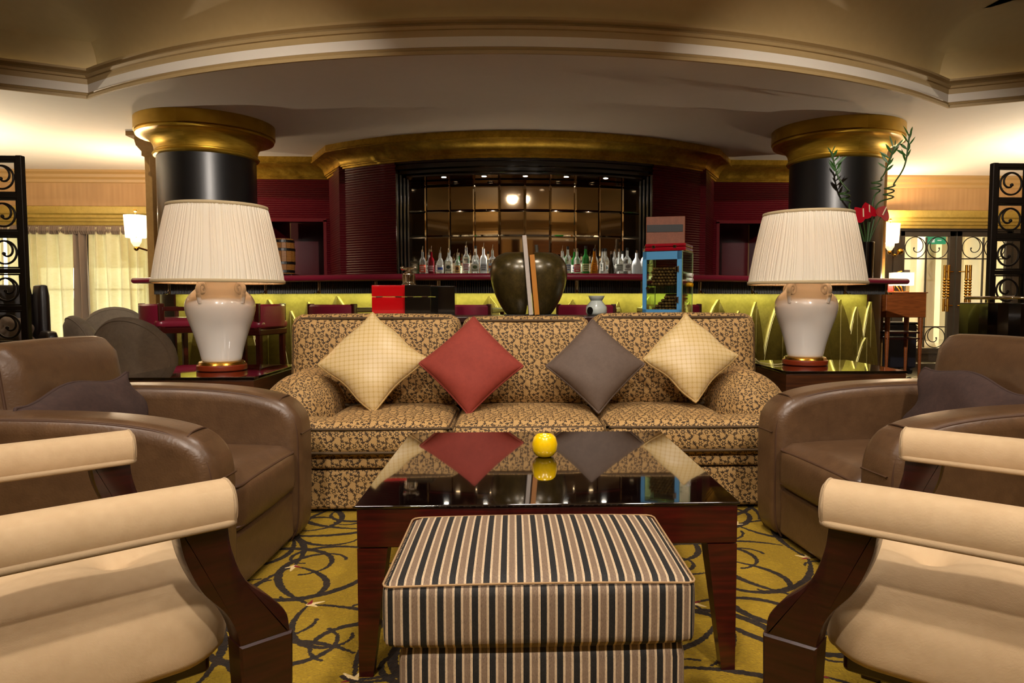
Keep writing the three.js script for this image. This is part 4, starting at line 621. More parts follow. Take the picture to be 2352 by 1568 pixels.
function makeLamp(label) {
  const t = thing('table_lamp', label, 'lamp');
  part(t, 'base_disc', lathe([[0, 0], [0.115, 0], [0.117, 0.006], [0.117, 0.024], [0.114, 0.03], [0, 0.03]], 48), std({ color: 0x7a2c12, roughness: 0.3 }));
  part(t, 'base_rim', lathe([[0.113, 0.03], [0.109, 0.036], [0.107, 0.042], [0.1, 0.046], [0.088, 0.046]], 48), MAT.brass);
  const prof = [[0, 0.044], [0.088, 0.046], [0.094, 0.06], [0.105, 0.11], [0.128, 0.19], [0.15, 0.255], [0.161, 0.3], [0.161, 0.33], [0.149, 0.362], [0.126, 0.387], [0.11, 0.405], [0.103, 0.43], [0.104, 0.465], [0.1, 0.475], [0.098, 0.48], [0, 0.48]];
  const curve = new THREE.SplineCurve(prof.slice(1, -2).map(p => new THREE.Vector2(...p))).getPoints(48).map(v => [v.x, v.y]);
  const urn = part(t, 'urn', lathe([[0, 0.044], ...curve, [0, 0.48]], 64), MAT.ceramic, 'glazed off-white ceramic urn');
  for (const a of [-0.62, 0.62, PI - 0.62, PI + 0.62]) {
    const pts = []; for (let i = 0; i <= 22; i++) { const th = -0.6 + i / 22 * 4.4 * PI / 1.0 * 0.62, r = 0.034 * (1 - i / 26); pts.push(V(0, 0.402 + r * Math.sin(th), 0.142 + r * Math.cos(th) * 0.95)); }
    pts.unshift(V(0, 0.335, 0.158), V(0, 0.37, 0.17)); const g = rot(M([tube(pts, 0.011, 70, 7)]), 0, 0, 0); g.rotateY(PI / 2 * 0); const h = M([g]); h.rotateY(a); part(urn, 'scroll_handle', h, MAT.ceramic);
  }
  part(t, 'neck', cyl(0.012, 0.012, 0.12, 0, 0.53, 0, 12), MAT.brass);
  // pleated shade
  const n = 540, rows = 12, pos = [], idx = []; const yb = 0.434, yt = 0.806, rb = 0.302, rt = 0.228; const fold = new Float32Array(n);
  for (let i = 0; i < n;) { const w = 3 + Math.floor(rnd() * (rnd() < 0.3 ? 9 : 4)), amp = rr(0.5, 1.2); for (let k = 0; k < w && i < n; k++, i++) fold[i] = amp * (k === 0 ? -1.1 : 0.35 * Math.sin(PI * k / w) + 0.25 * (1 - k / w)); }
  for (let j = 0; j <= rows; j++) for (let i = 0; i < n; i++) { const k = j / rows, a = i / n * 2 * PI + 0.02 * Math.sin(k * 3 + i * 0.05), r = rb + (rt - rb) * k + 0.004 * Math.sin(PI * k) + 0.0052 * fold[i] * (k < 0.03 || k > 0.97 ? 0.4 : 1); pos.push(r * Math.sin(a), yb + (yt - yb) * k, r * Math.cos(a)); }
  for (let j = 0; j < rows; j++) for (let i = 0; i < n; i++) { const b = j * n, c = (i + 1) % n; idx.push(b + i, b + c, b + n + c, b + i, b + n + c, b + n + i); }
  const g = new THREE.BufferGeometry(); g.setAttribute('position', new THREE.Float32BufferAttribute(pos, 3)); g.setIndex(idx); g.computeVertexNormals();
  const sh = part(t, 'shade', M(g), MAT.shade, 'pleated cream fabric shade');
  const band = (r, y) => lathe([[r - 0.003, y - 0.008], [r + 0.004, y - 0.008], [r + 0.005, y], [r + 0.004, y + 0.008], [r - 0.003, y + 0.008]], 72);
  part(sh, 'braid', [band(rb, yb + 0.004), band(rt, yt - 0.004)], std({ color: 0xc9b48c, roughness: 0.9 }));
  part(t, 'bulb', ball(0.03, 0, 0.61, 0, 16), std({ color: 0xfff2dc, emissive: 0xffc890, emissiveIntensity: 1 }));
  return t;
}
const lamp0 = makeLamp('large white urn lamp with pleated cream shade on the curtained side table'); lamp0.position.set(-1.725, 0.57, -3.872); lamp0.scale.setScalar(1.086); lamp0.rotation.y = 0.42;
dup(lamp0, [1.562, 0.57, -4.062], -0.3, 'large white urn lamp with pleated cream shade on the side table by the glass doors');
for (const [x, z] of [[-1.725, -3.872], [1.562, -4.062]]) { const l = new THREE.PointLight(0xffc090, 0.4, 0, 2); l.position.set(x, 1.232, z); l.castShadow = true; l.shadow.radius = 1.5; scene.add(l); }
one('lamp_cord', [tube([[1.43, 0.577, -4.06], [1.37, 0.575, -4.02], [1.33, 0.575, -4.14], [1.36, 0.575, -4.3], [1.38, 0.565, -4.392], [1.39, 0.4, -4.4], [1.39, 0.12, -4.41]], 0.003, 60, 5)], std({ color: 0xb8a878, roughness: 0.6 }), 'thin pale lamp cord trailing over the side table by the glass doors', 'cord');
// ---------------------------------------------------------------- console behind the sofa and what stands on it
const CY = 0.852, CK = 1.09;
{
  const t = thing('console_table', 'long dark wood console table behind the sofa', 'table', [-0.041, -0.0855, -4.382]); t.scale.setScalar(CK);
  part(t, 'table_top', bUV(box(2.1, 0.035, 0.42, 0, 0.8425, 0, 0.006)), MAT.darkWood);
  part(t, 'apron', bUV(box(2.0, 0.09, 0.36, 0, 0.78, 0, 0.006)), MAT.darkWood);
  for (const [x, z] of [[-1, 1], [1, 1], [-1, -1], [1, -1]]) part(t, 'leg', box(0.05, 0.657, 0.05, x * 0.97, 0.407, z * 0.15, 0.005), MAT.darkWood);
}
{
  const lacq = (c, rgh = 0.16) => phys({ color: c, roughness: rgh, clearcoat: 1, clearcoatRoughness: 0.05 });
  const cigarBox = (name, label, mat, w, d, pos, turn) => { const t = thing(name, label, 'box', pos, turn); t.scale.setScalar(CK); const h = 0.17; part(t, 'body', box(w, h * 0.62, d, 0, h * 0.31, 0, 0.004), mat); part(t, 'lid', box(w, h * 0.37, d, 0, h * 0.815, 0, 0.004), mat); for (const s of sideSign) part(t, 'latch', box(0.035, 0.006, 0.006, s * w * 0.28, h * 0.625, d / 2 + 0.002, 0.002), MAT.chrome); return t; };
  cigarBox('humidor_box', 'glossy bright red lacquer cigar box on the console behind the sofa', lacq(0xc40410), 0.185, 0.2, [-0.908, CY, -4.393], 0.12);
  cigarBox('humidor_box', 'glossy black lacquer cigar box beside the red one', lacq(0x0a0907), 0.145, 0.2, [-0.706, CY, -4.349], -0.1);
  one('black_case', [box(0.12, 0.185, 0.16, -0.572, CY + 0.0925, -4.52, 0.004)], lacq(0x030303), 'plain black upright case behind the black cigar box', 'case');
}
{ // silver table lighter
  const t = thing('table_lighter', 'ornate silver table lighter standing on the red and black boxes', 'lighter', [-0.79, CY + 0.1855, -4.393]); t.scale.setScalar(CK);
  part(t, 'body', lathe([[0, 0], [0.04, 0], [0.042, 0.006], [0.032, 0.014], [0.029, 0.02], [0.03, 0.06], [0.033, 0.068], [0.02, 0.074], [0.016, 0.082], [0, 0.084]], 28), MAT.chrome);
  for (let k = 0; k < 6; k++) { const a = k * PI / 3; part(t, 'rail_post', cyl(0.003, 0.003, 0.055, 0.036 * Math.sin(a), 0.034, 0.036 * Math.cos(a), 8), MAT.chrome); }
  part(t, 'burner', [rod([-0.035, 0.093, 0], [0.035, 0.093, 0], 0.009, 12), ball(0.012, -0.036, 0.098, 0), ball(0.012, 0.036, 0.098, 0), cyl(0.014, 0.012, 0.016, 0, 0.088, 0)], MAT.chrome);
}
{ // bronze apple, cut in halves, with books between
  const t = thing('apple_sculpture', 'large mottled bronze apple sculpture split into two book-end halves', 'sculpture', [-0.039, CY, -4.382]); t.scale.setScalar(CK);
  const bronze = phys({ map: mottleTex([40, 34, 14], [98, 82, 38], 0.35, 4), roughness: 0.3, clearcoat: 0.5, clearcoatRoughness: 0.2, metalness: 0.35 });
  const prof = [[0.07, 0.0], [0.1, 0.004], [0.135, 0.04], [0.175, 0.1], [0.205, 0.17], [0.218, 0.235], [0.21, 0.285], [0.18, 0.325], [0.13, 0.35], [0.07, 0.352], [0.02, 0.335]];
  const c = new THREE.SplineCurve(prof.map(p => new THREE.Vector2(...p))).getPoints(40);
  for (const s of sideSign) { const g = new THREE.LatheGeometry([new THREE.Vector2(0.0001, 0.002), ...c, new THREE.Vector2(0.0001, 0.33)], 32, s > 0 ? 0 : PI, PI); const sh = new THREE.Shape([new THREE.Vector2(0, 0.002), ...c.map(v => v.clone()), new THREE.Vector2(0, 0.33)]), f1 = new THREE.ShapeGeometry(sh); rot(f1, 0, PI / 2, 0); const f2 = f1.clone().scale(1, 1, -1); const m = part(t, 'apple_half', M([g, f1, f2]), bronze); m.position.set(s * (s < 0 ? 0.052 : 0.03), 0.001, 0); m.rotation.y = s < 0 ? 0.3 : -0.12; m.scale.set(0.82, 1, 0.72); }
  part(t, 'stalk', tube([[0.03, 0.325, 0.0], [0.035, 0.36, 0], [0.032, 0.4, 0.005]], 0.01, 12, 8), std({ color: 0x6c6a60, metalness: 0.7, roughness: 0.35 }));
  part(t, 'tray', box(0.3, 0.006, 0.2, 0, 0.0035, 0, 0.002), MAT.black);
  const book = (label, w, h, d, x, lean, mat) => { const b = thing('magazine', label, 'book', [x, CY + 0.009, -4.284]); b.scale.setScalar(CK); b.rotation.z = lean; part(b, 'pages', box(w * 0.8, h * 0.99, d * 0.99, 0, h / 2, 0), std({ color: 0xcdbfa6, roughness: 0.8 })); part(b, 'cover', [box(w * 0.1, h, d, -w * 0.45, h / 2, 0), box(w * 0.1, h, d, w * 0.45, h / 2, 0), box(w, h, 0.003, 0, h / 2, d / 2)], mat); return b; };
  book('worn grey-white magazine leaning between the apple halves', 0.022, 0.43, 0.2, -0.041, 0.085, std({ map: mottleTex([168, 156, 146], [206, 196, 186], 0.1), roughness: 0.6 }));
  book('orange-spined book leaning between the apple halves', 0.026, 0.325, 0.22, -0.006, 0.085, std({ color: 0xb87410, roughness: 0.45 }));
}
{ // white oil burner
  const t = thing('oil_burner', 'small white ceramic oil burner on the console beside the bronze apple', 'oil burner', [0.368, CY, -4.36]); t.scale.setScalar(CK);
  part(t, 'body', lathe([[0, 0], [0.05, 0], [0.06, 0.02], [0.058, 0.05], [0.035, 0.08], [0.032, 0.086]], 32), MAT.burnerCeramic ??= phys({ color: 0xb4bcb6, roughness: 0.3, clearcoat: 0.7 }));
  part(t, 'bowl', lathe([[0.0, 0.088], [0.034, 0.086], [0.042, 0.1], [0.047, 0.112], [0.044, 0.112], [0.036, 0.098], [0, 0.096]], 32), MAT.burnerCeramic);
  part(t, 'opening', rot(new THREE.CylinderGeometry(0.02, 0.02, 0.006, 24).scale(1, 1, 1.1), PI / 2, -0.75, 0).translate(-0.04, 0.028, 0.041), MAT.black);
}
{ // glass cigar cabinet with a blue door frame
  const bx = 0.826, bz = -4.415, turn = -0.5;
  const t = thing('cigar_cabinet', 'clear acrylic cigar display cabinet with a sky blue door frame', 'cabinet', [bx, CY, bz], turn); t.scale.setScalar(CK);
  const w = 0.225, h = 0.36, d = 0.235, acr = phys({ color: 0xf4fff0, roughness: 0.02, transmission: 1, thickness: 0, ior: 1.49 }), blue = std({ color: 0x4d8fbe, roughness: 0.4 });
  const fr = part(t, 'door', [box(w, 0.045, 0.012, 0, h - 0.0225, d / 2), box(w, 0.035, 0.012, 0, 0.0175, d / 2), box(0.022, h, 0.012, -w / 2 + 0.011, h / 2, d / 2), box(0.026, h, 0.012, w / 2 - 0.013, h / 2, d / 2)], blue, 'sky blue door frame');
  part(fr, 'pane', box(w - 0.05, h - 0.08, 0.003, -0.002, h / 2 - 0.005, d / 2), acr); part(fr, 'knob', rot(cyl(0.009, 0.009, 0.01, 0, 0, 0, 14), PI / 2).translate(-w / 2 + 0.032, h * 0.43, d / 2 + 0.01), MAT.chrome);
  for (const y of [0.09, 0.26]) part(fr, 'hinge', [box(0.016, 0.03, 0.006, w / 2 - 0.026, y, d / 2 + 0.008, 0.002), cyl(0.004, 0.004, 0.034, w / 2 - 0.018, y, d / 2 + 0.01, 8)], MAT.chrome);
  for (const [n, g] of [['side_panel', box(0.004, h, d, w / 2, h / 2, 0)], ['side_panel', box(0.004, h, d, -w / 2, h / 2, 0)], ['back_panel', box(w, h, 0.004, 0, h / 2, -d / 2)], ['top_panel', box(w, 0.005, d, 0, h, 0)], ['bottom_panel', box(w, 0.006, d, 0, 0.004, 0)], ['shelf', box(w - 0.01, 0.004, d - 0.02, 0, 0.165, 0)]]) part(t, n, g, acr);
  part(t, 'edge_strip', [box(0.004, h, 0.004, w / 2, h / 2, -d / 2), box(0.004, h, 0.004, -w / 2, h / 2, -d / 2), box(0.004, 0.004, d, w / 2, h, 0), box(w, 0.004, 0.004, 0, h, -d / 2), box(0.004, h, 0.003, w / 2, h / 2, d / 2 - 0.008)], std({ color: 0xb9c29a, roughness: 0.3 }));
  // cigars as separate things, in the cabinet's own frame
  const L = (x, y, z) => V(x, y, z).multiplyScalar(CK).applyAxisAngle(V(0, 1, 0), turn).add(V(bx, CY, bz));
  const cg = (len, r) => { const g = lathe([[0, -len / 2], [r * 0.8, -len / 2], [r, -len / 2 + 0.006], [r, len / 2 - 0.02], [r * 0.7, len / 2 - 0.006], [0, len / 2]], 10); rot(g, PI / 2); return g; };
  const c1 = cg(0.15, 0.0095), cm = [0x6a4022, 0x573218, 0x784a2a].map(c => std({ color: c, roughness: 0.75 }));
  const addC = (x, y, z, ry, where, k) => { const m = one('cigar', c1, cm[k % 3], 'brown cigar stacked end-on ' + where, 'cigar', 'cigars ' + where); const p = L(x, y, z); m.position.copy(p); m.scale.setScalar(CK); m.rotation.y = turn + ry; return m; };
  let k = 0; for (let r = 0; r < 6; r++) for (let i = 0; i < 9 - (r > 3 ? r - 3 : 0); i++) addC(-0.068 + i * 0.0193 + (r % 2) * 0.0097, 0.178 + r * 0.017, 0.02, 0, 'on the cabinet shelf', k++);
  for (let r = 0; r < 6; r++) for (let i = 0; i < 9 - r; i++) addC(-0.075 + i * 0.0195 + r * 0.0175, 0.0175 + r * 0.017, 0.03, 0, 'on the cabinet floor', k++);
  const band = lathe([[0.0098, -0.006], [0.0101, -0.006], [0.0101, 0.006], [0.0098, 0.006]], 10); rot(band, PI / 2);
  for (let r = 0; r < 6; r++) { const t2 = thing('cigar', 'orange-banded cigar lying crosswise on the cabinet floor', 'cigar', L(0.03 + 0.0, 0.018 + r * 0.0195, -0.082).toArray(), turn + PI / 2 - 0.3, 'banded cigars on the cabinet floor'); t2.scale.setScalar(CK); part(t2, 'wrapper', c1, cm[r % 3]); const b = part(t2, 'band', band, std({ color: 0xb8501c, roughness: 0.5 })); b.position.z = 0.02; }
  [['white cigar tube with red cap leaning on the cabinet shelf', 0xe8e4dc, 0xb01030, 0.0], ['white cigar tube under the red-capped one', 0xe0dcd4, 0xb01030, 0.028], ['yellow cigar tube lying on the cabinet shelf', 0xe0a010, 0x9aa090, 0.056]].forEach(([label, c, cap, o]) => { const t3 = thing('cigar_tube', label, 'cigar tube', L(0.055, 0.245 - o, -0.065).toArray(), turn + PI / 2 - 0.25); t3.scale.setScalar(CK); t3.rotation.order = 'YXZ'; t3.rotation.x = 0.2; const m = part(t3, 'tube_body', rot(cyl(0.0115, 0.0115, 0.12, 0, 0, 0, 14), PI / 2), std({ color: c, roughness: 0.3 })); m.position.z = 0.02; part(t3, 'cap', rot(cyl(0.0135, 0.0135, 0.03, 0, 0, 0, 14), PI / 2).translate(0, 0, -0.055), std({ color: cap, roughness: 0.3 })); });
  // red attaché on top and a leather menu standing on it
  const rc = thing('red_case', 'flat dark red lacquer case with two clasps on top of the cigar cabinet', 'case', [bx + 0.005, CY + h * CK + 0.004, bz], turn + 0.05); rc.scale.setScalar(CK); const rm = phys({ color: 0x8c0418, roughness: 0.18, clearcoat: 1, clearcoatRoughness: 0.05 });
  part(rc, 'body', box(0.235, 0.022, 0.2, 0, 0.011, 0.0, 0.006), rm); part(rc, 'lid', box(0.235, 0.02, 0.2, 0, 0.033, 0, 0.008), rm); for (const x of [-0.065, 0.055]) part(rc, 'clasp', box(0.018, 0.016, 0.006, x, 0.024, 0.102, 0.002), MAT.chrome);
  const mn = thing('leather_menu', 'brown leather menu with a black band standing on the red case', 'menu', [bx - 0.015, CY + h * CK + 0.052, bz - 0.02], turn * 0.5 + 0.02); mn.scale.setScalar(CK); part(mn, 'cover', bUV(box(0.222, 0.16, 0.018, 0, 0.08, 0, 0.004)), std({ map: mottleTex([104, 54, 28], [138, 78, 46], 0.12), roughness: 0.5 })); part(mn, 'band', box(0.205, 0.042, 0.004, -0.004, 0.092, 0.0095, 0.001), std({ color: 0x141312, roughness: 0.4 }));
}
// ---------------------------------------------------------------- seating and screens by the curtained window
function scrollPanel(w, h, dir, depth = 0.012) { const pts = [], R = Math.min(w, h) / 2 - 0.012; for (let i = 0; i <= 60; i++) { const k = i / 60, a = 0.5 * PI + dir * k * 3.2 * PI, r = k < 0.62 ? R : R * (1 - (k - 0.62) / 0.38 * 0.86); const off = k < 0.62 ? 0 : (k - 0.62) / 0.38; pts.push(V(r * Math.cos(a) + dir * 0.0 * off, r * Math.sin(a) - 0.0 * off, 0)); } return M([tube(pts, 0.008, 140, 6), ball(0.014, pts[60].x, pts[60].y, 0, 10)]); }
function makeScreen(label, cols, rows, cw, ch, mirror) {
  const t = thing('iron_screen', label, 'screen'); const Wd = cols * cw, Ht = rows * ch + 0.05;
  const fr = []; for (let i = 0; i <= cols; i++) fr.push(box(0.045, Ht, 0.05, -Wd / 2 + i * cw, Ht / 2, 0, 0.006)); for (let j = 0; j <= rows; j++) fr.push(box(Wd, 0.035, 0.045, 0, 0.03 + j * ch, 0, 0.005));
  part(t, 'frame', fr, MAT.iron);
  const sp = scrollPanel(cw - 0.085, ch - 0.085, mirror), ring = []; const w = cw - 0.05, h = ch - 0.04;
  const inner = M([box(w, 0.012, 0.03, 0, h / 2 - 0.006, 0), box(w, 0.012, 0.03, 0, -h / 2 + 0.006, 0), box(0.012, h, 0.03, w / 2 - 0.006, 0, 0), box(0.012, h, 0.03, -w / 2 + 0.006, 0, 0)]);
  for (let i = 0; i < cols; i++) for (let j = 0; j < rows; j++) { const g = part(t, 'scroll_panel', inner, MAT.iron); g.position.set(-Wd / 2 + (i + 0.5) * cw, 0.03 + (j + 0.5) * ch, 0); part(g, 'scroll', sp, MAT.iron); }
  return t;
}
const scL = makeScreen('tall dark iron scroll screen by the wing chair and curtains', 3, 7, 0.285, 0.285, -1); scL.position.set(-4.33, 0, -5.6); scL.rotation.y = 0.0;
const scR = makeScreen('tall dark iron scroll screen beside the glass doors', 3, 7, 0.285, 0.285, 1); scR.position.set(4.15, 0, -5.6);
function makeTub(name, label, pos, turn, mat = MAT.taupe, s = 1) {
  const t = thing(name, label, 'armchair', pos, turn, 'taupe round-backed tub chairs');
  const disc = cushion(0.66 * s, 0.66 * s, 0.1, 0.045, [0, 0, 0.03], 16, 0, 0, 0, c => { const k = 0.33 * s, a = clamp01(Math.max(Math.abs(c.x), Math.abs(c.y)) / k), l = Math.hypot(c.x, c.y); if (l > 1e-6) { const m = Math.max(Math.abs(c.x), Math.abs(c.y)) / l; c.x *= m; c.y *= m; } c.z += 0.25 * c.x * c.x / k; });
  part(t, 'backrest', tr(rot(disc, -0.12, 0, 0), 0, 0.55, -0.26), mat);
  part(t, 'piping', tr(rot(tube(Array.from({ length: 40 }, (_, i) => { const a = i / 40 * 2 * PI, r = 0.31 * s; return V(r * Math.cos(a), r * Math.sin(a), -0.035 + 0.25 * (r * Math.cos(a)) ** 2 / (0.33 * s)); }), 0.005, 120, 5, true), -0.12, 0, 0), 0, 0.55, -0.265), mat);
  part(t, 'seat', cushion(0.6, 0.16, 0.56, 0.05, [0, 0.02, 0], 12, 0, 0.36, 0.02), mat);
  for (const [x, z] of [[-1, 1], [1, 1], [-1, -1], [1, -1]]) part(t, 'leg', cyl(0.02, 0.014, 0.29, x * 0.22, 0.145, z * 0.2, 10), MAT.darkWood);
  return t;
}
makeTub('tub_chair', 'large taupe round-backed chair just behind the ceramic table lamp', [-2.62, 0, -4.95], PI - 0.15, MAT.taupe, 0.88);
makeTub('tub_chair', 'taupe round-backed chair beyond, with piped edge catching light', [-3.78, 0, -6.5], 2.4, MAT.taupe, 0.8);
makeTub('tub_chair', 'taupe chair deepest in the window bay, mostly hidden', [-4.35, 0, -7.6], -2.6);
{ // wing chair
  const t = thing('wing_chair', 'high-backed dark leather wing chair behind the iron screen by the curtains', 'armchair', [-5.45, 0, -7.55], 0.75);
  const dk = phys({ color: 0x1c1412, roughness: 0.4, clearcoat: 0.2, bumpMap: leatherBump, bumpScale: 0.001 });
  part(t, 'back', tr(rot(cushion(0.62, 0.78, 0.14, 0.05, [0, 0, 0.02], 14), -0.1, 0, 0), 0, 0.72, -0.3), dk);
  for (const s of sideSign) { part(t, 'wing', cushion(0.1, 0.72, 0.36, 0.04, [0.01, 0, 0], 12, s * 0.36, 0.75, -0.16), dk); part(t, 'arm', cushion(0.12, 0.34, 0.56, 0.05, [0, 0, 0], 10, s * 0.36, 0.45, 0.08), dk); }
  part(t, 'seat', cushion(0.6, 0.2, 0.6, 0.05, [0, 0.02, 0], 12, 0, 0.38, 0.04), dk);
  for (const [x, z] of [[-1, 1], [1, 1], [-1, -1], [1, -1]]) part(t, 'leg', cyl(0.025, 0.018, 0.28, x * 0.28, 0.14, z * 0.24, 10), MAT.darkWood);
  const c = scatter('crumpled grey cushion on the dark wing chair', MAT.greyVelvet, MAT.greyVelvet, [0.4, 0.3, 0.13], [-5.3, 0.63, -7.42], 0.75, -0.5, 0.1, 1);
}
// ---------------------------------------------------------------- window with curtains
{
  const w1 = struct('window_1', null, null, 'tall window wall behind the sheer curtains');
  const fr = []; for (const x of [-8.03, -7.2, -6.38, -5.56, -4.74]) fr.push(box(0.07, 2.0, 0.08, x, 1.02, BZ - 0.1)); for (const y of [0.04, 2.0]) fr.push(box(3.34, 0.06, 0.08, -6.385, y, BZ - 0.1)); for (const y of [1.1]) fr.push(box(3.34, 0.03, 0.05, -6.385, y, BZ - 0.1));
  part(w1, 'window_frame', fr, MAT.iron); for (const x of [-7.615, -6.79, -5.97, -5.15]) part(w1, 'pane', box(0.76, 1.92, 0.004, x, 1.02, BZ - 0.1), MAT.pane);
  one('terrace_awning', [rot(box(3.3, 0.03, 1.42, 0, 0, 0), -0.2).translate(-6.4, 1.96, BZ - 0.905), box(3.4, 0.36, 0.01, -6.4, 1.66, BZ - 1.5)], phys({ color: 0xc2a838, roughness: 0.9, transmission: 0.3, thickness: 0 }), 'yellow canvas awning outside the window, showing through the curtains', 'awning');
  one('terrace_paving', bUV(box(5.5, 0.1, 4, -6.6, -0.08, BZ - 2.3)), std({ color: 0x8c8878, roughness: 0.9 }), 'pale terrace paving outside the window', 'paving').userData.kind = 'structure';
  const sheer = phys({ map: mottleTex([226, 214, 160], [238, 228, 186], 0.4), roughness: 0.95, transmission: 0.5, thickness: 0, side: THREE.DoubleSide }), heavy = phys({ color: 0x8d7a68, roughness: 0.95, side: THREE.DoubleSide, transmission: 0.1, thickness: 0 });
  const curtain = (x0, x1, label, opaque) => {
    const t = thing('curtain', label, 'curtain', [0, 0, 0], 0, 'sheer curtains along the window'); const nx = Math.round((x1 - x0) * 110), ny = 16, pos = [], uv = [], idx = []; const ph = rr(0, 6);
    for (let j = 0; j <= ny; j++) for (let i = 0; i <= nx; i++) { const u = i / nx, k = j / ny, x = x0 + (x1 - x0) * u, amp = 0.045 + 0.03 * (1 - k), z = BZ + 0.2 + amp * Math.sin(x * 44 + ph + 1.6 * Math.sin(x * 9)) + 0.012 * Math.sin(x * 97) * (1 - k * 0.4); pos.push(x + 0.01 * Math.sin(k * 5 + x * 20), 0.02 + 1.96 * k, z); uv.push(x, 1.96 * k); }
    for (let j = 0; j < ny; j++) for (let i = 0; i < nx; i++) { const a = j * (nx + 1) + i; idx.push(a, a + 1, a + nx + 2, a, a + nx + 2, a + nx + 1); }
    const g = new THREE.BufferGeometry(); g.setAttribute('position', new THREE.Float32BufferAttribute(pos, 3)); g.setAttribute('uv', new THREE.Float32BufferAttribute(uv, 2)); g.setIndex(idx); g.computeVertexNormals(); part(t, 'drape', g, opaque ? heavy : sheer);
    const hp = []; const n = Math.round((x1 - x0) * 160); for (let i = 0; i <= n; i++) hp.push([x0 + (x1 - x0) * i / n, BZ + 0.215 + 0.014 * (i % 2) + 0.006 * Math.sin(i * 1.3)]); part(t, 'heading', sweep(hp, [[0, 1.88], [0.012, 1.93], [0, 2.0]], false, 0), heavy, 'gathered grey-brown curtain heading');
  };
  curtain(-8.2, -7.37, 'cream sheer curtain behind the iron screen'); curtain(-7.4, -6.42, 'cream sheer curtain beside the wing chair'); curtain(-6.2, -5.02, 'cream sheer curtain beside the wall sconce');
  curtain(-6.42, -6.2, 'narrow grey-brown drape between two sheer curtains', true); curtain(-5.02, -4.75, 'narrow grey-brown drape at the window end', true);
}
// ---------------------------------------------------------------- sconces
function makeSconce(label, pos, bracket, k) {
  const t = thing('wall_sconce', label, 'wall lamp', pos, 0, 'brass wall sconces'); const em = phys({ color: 0xfff0dc, roughness: 0.8, emissive: 0xffdcb0, emissiveIntensity: 3.2 });
  part(t, 'shade', [lathe([[0.115, -0.14], [0.12, -0.14], [0.135, 0.14], [0.13, 0.14], [0.115, -0.14]], 28)], em); part(t, 'glass_cup', lathe([[0, -0.26], [0.03, -0.25], [0.06, -0.2], [0.065, -0.15], [0.055, -0.15], [0.05, -0.19], [0, -0.23]], 24), phys({ color: 0xfff4e6, roughness: 0.4, emissive: 0xffd8a8, emissiveIntensity: 1.2 }));
  part(t, 'arm', [tube([[0, -0.26, 0], [bracket[0] * 0.3, -0.31, bracket[1] * 0.3], [bracket[0] * 0.7, -0.3, bracket[1] * 0.7], [bracket[0], -0.25, bracket[1]]], 0.012, 24, 8), ball(0.03, 0, -0.28, 0), ball(0.022, bracket[0] * 0.5, -0.315, bracket[1] * 0.5)], MAT.brass); part(t, 'finial', [cyl(0.006, 0.006, 0.46, 0, -0.03, 0, 8), ball(0.02, 0, 0.2, 0)], MAT.brass);
  part(t, 'wall_plate', ball(0.05, bracket[0], -0.25, bracket[1]), MAT.brass);
  const l = new THREE.PointLight(0xffe4c0, k, 0, 2); l.position.set(pos[0], pos[1] + 0.16, pos[2]); l.castShadow = true; l.shadow.radius = 4; scene.add(l);
}
makeSconce('lit brass wall sconce with white shade beside the curtains', [-4.95, 1.88, -9.25], [0.45, -0.75], SCONCE_POWER);
makeSconce('lit brass wall sconce with white shade beside the glass doors', [5.44, 1.93, -10.32], [0.27, -0.2], SCONCE_POWER);
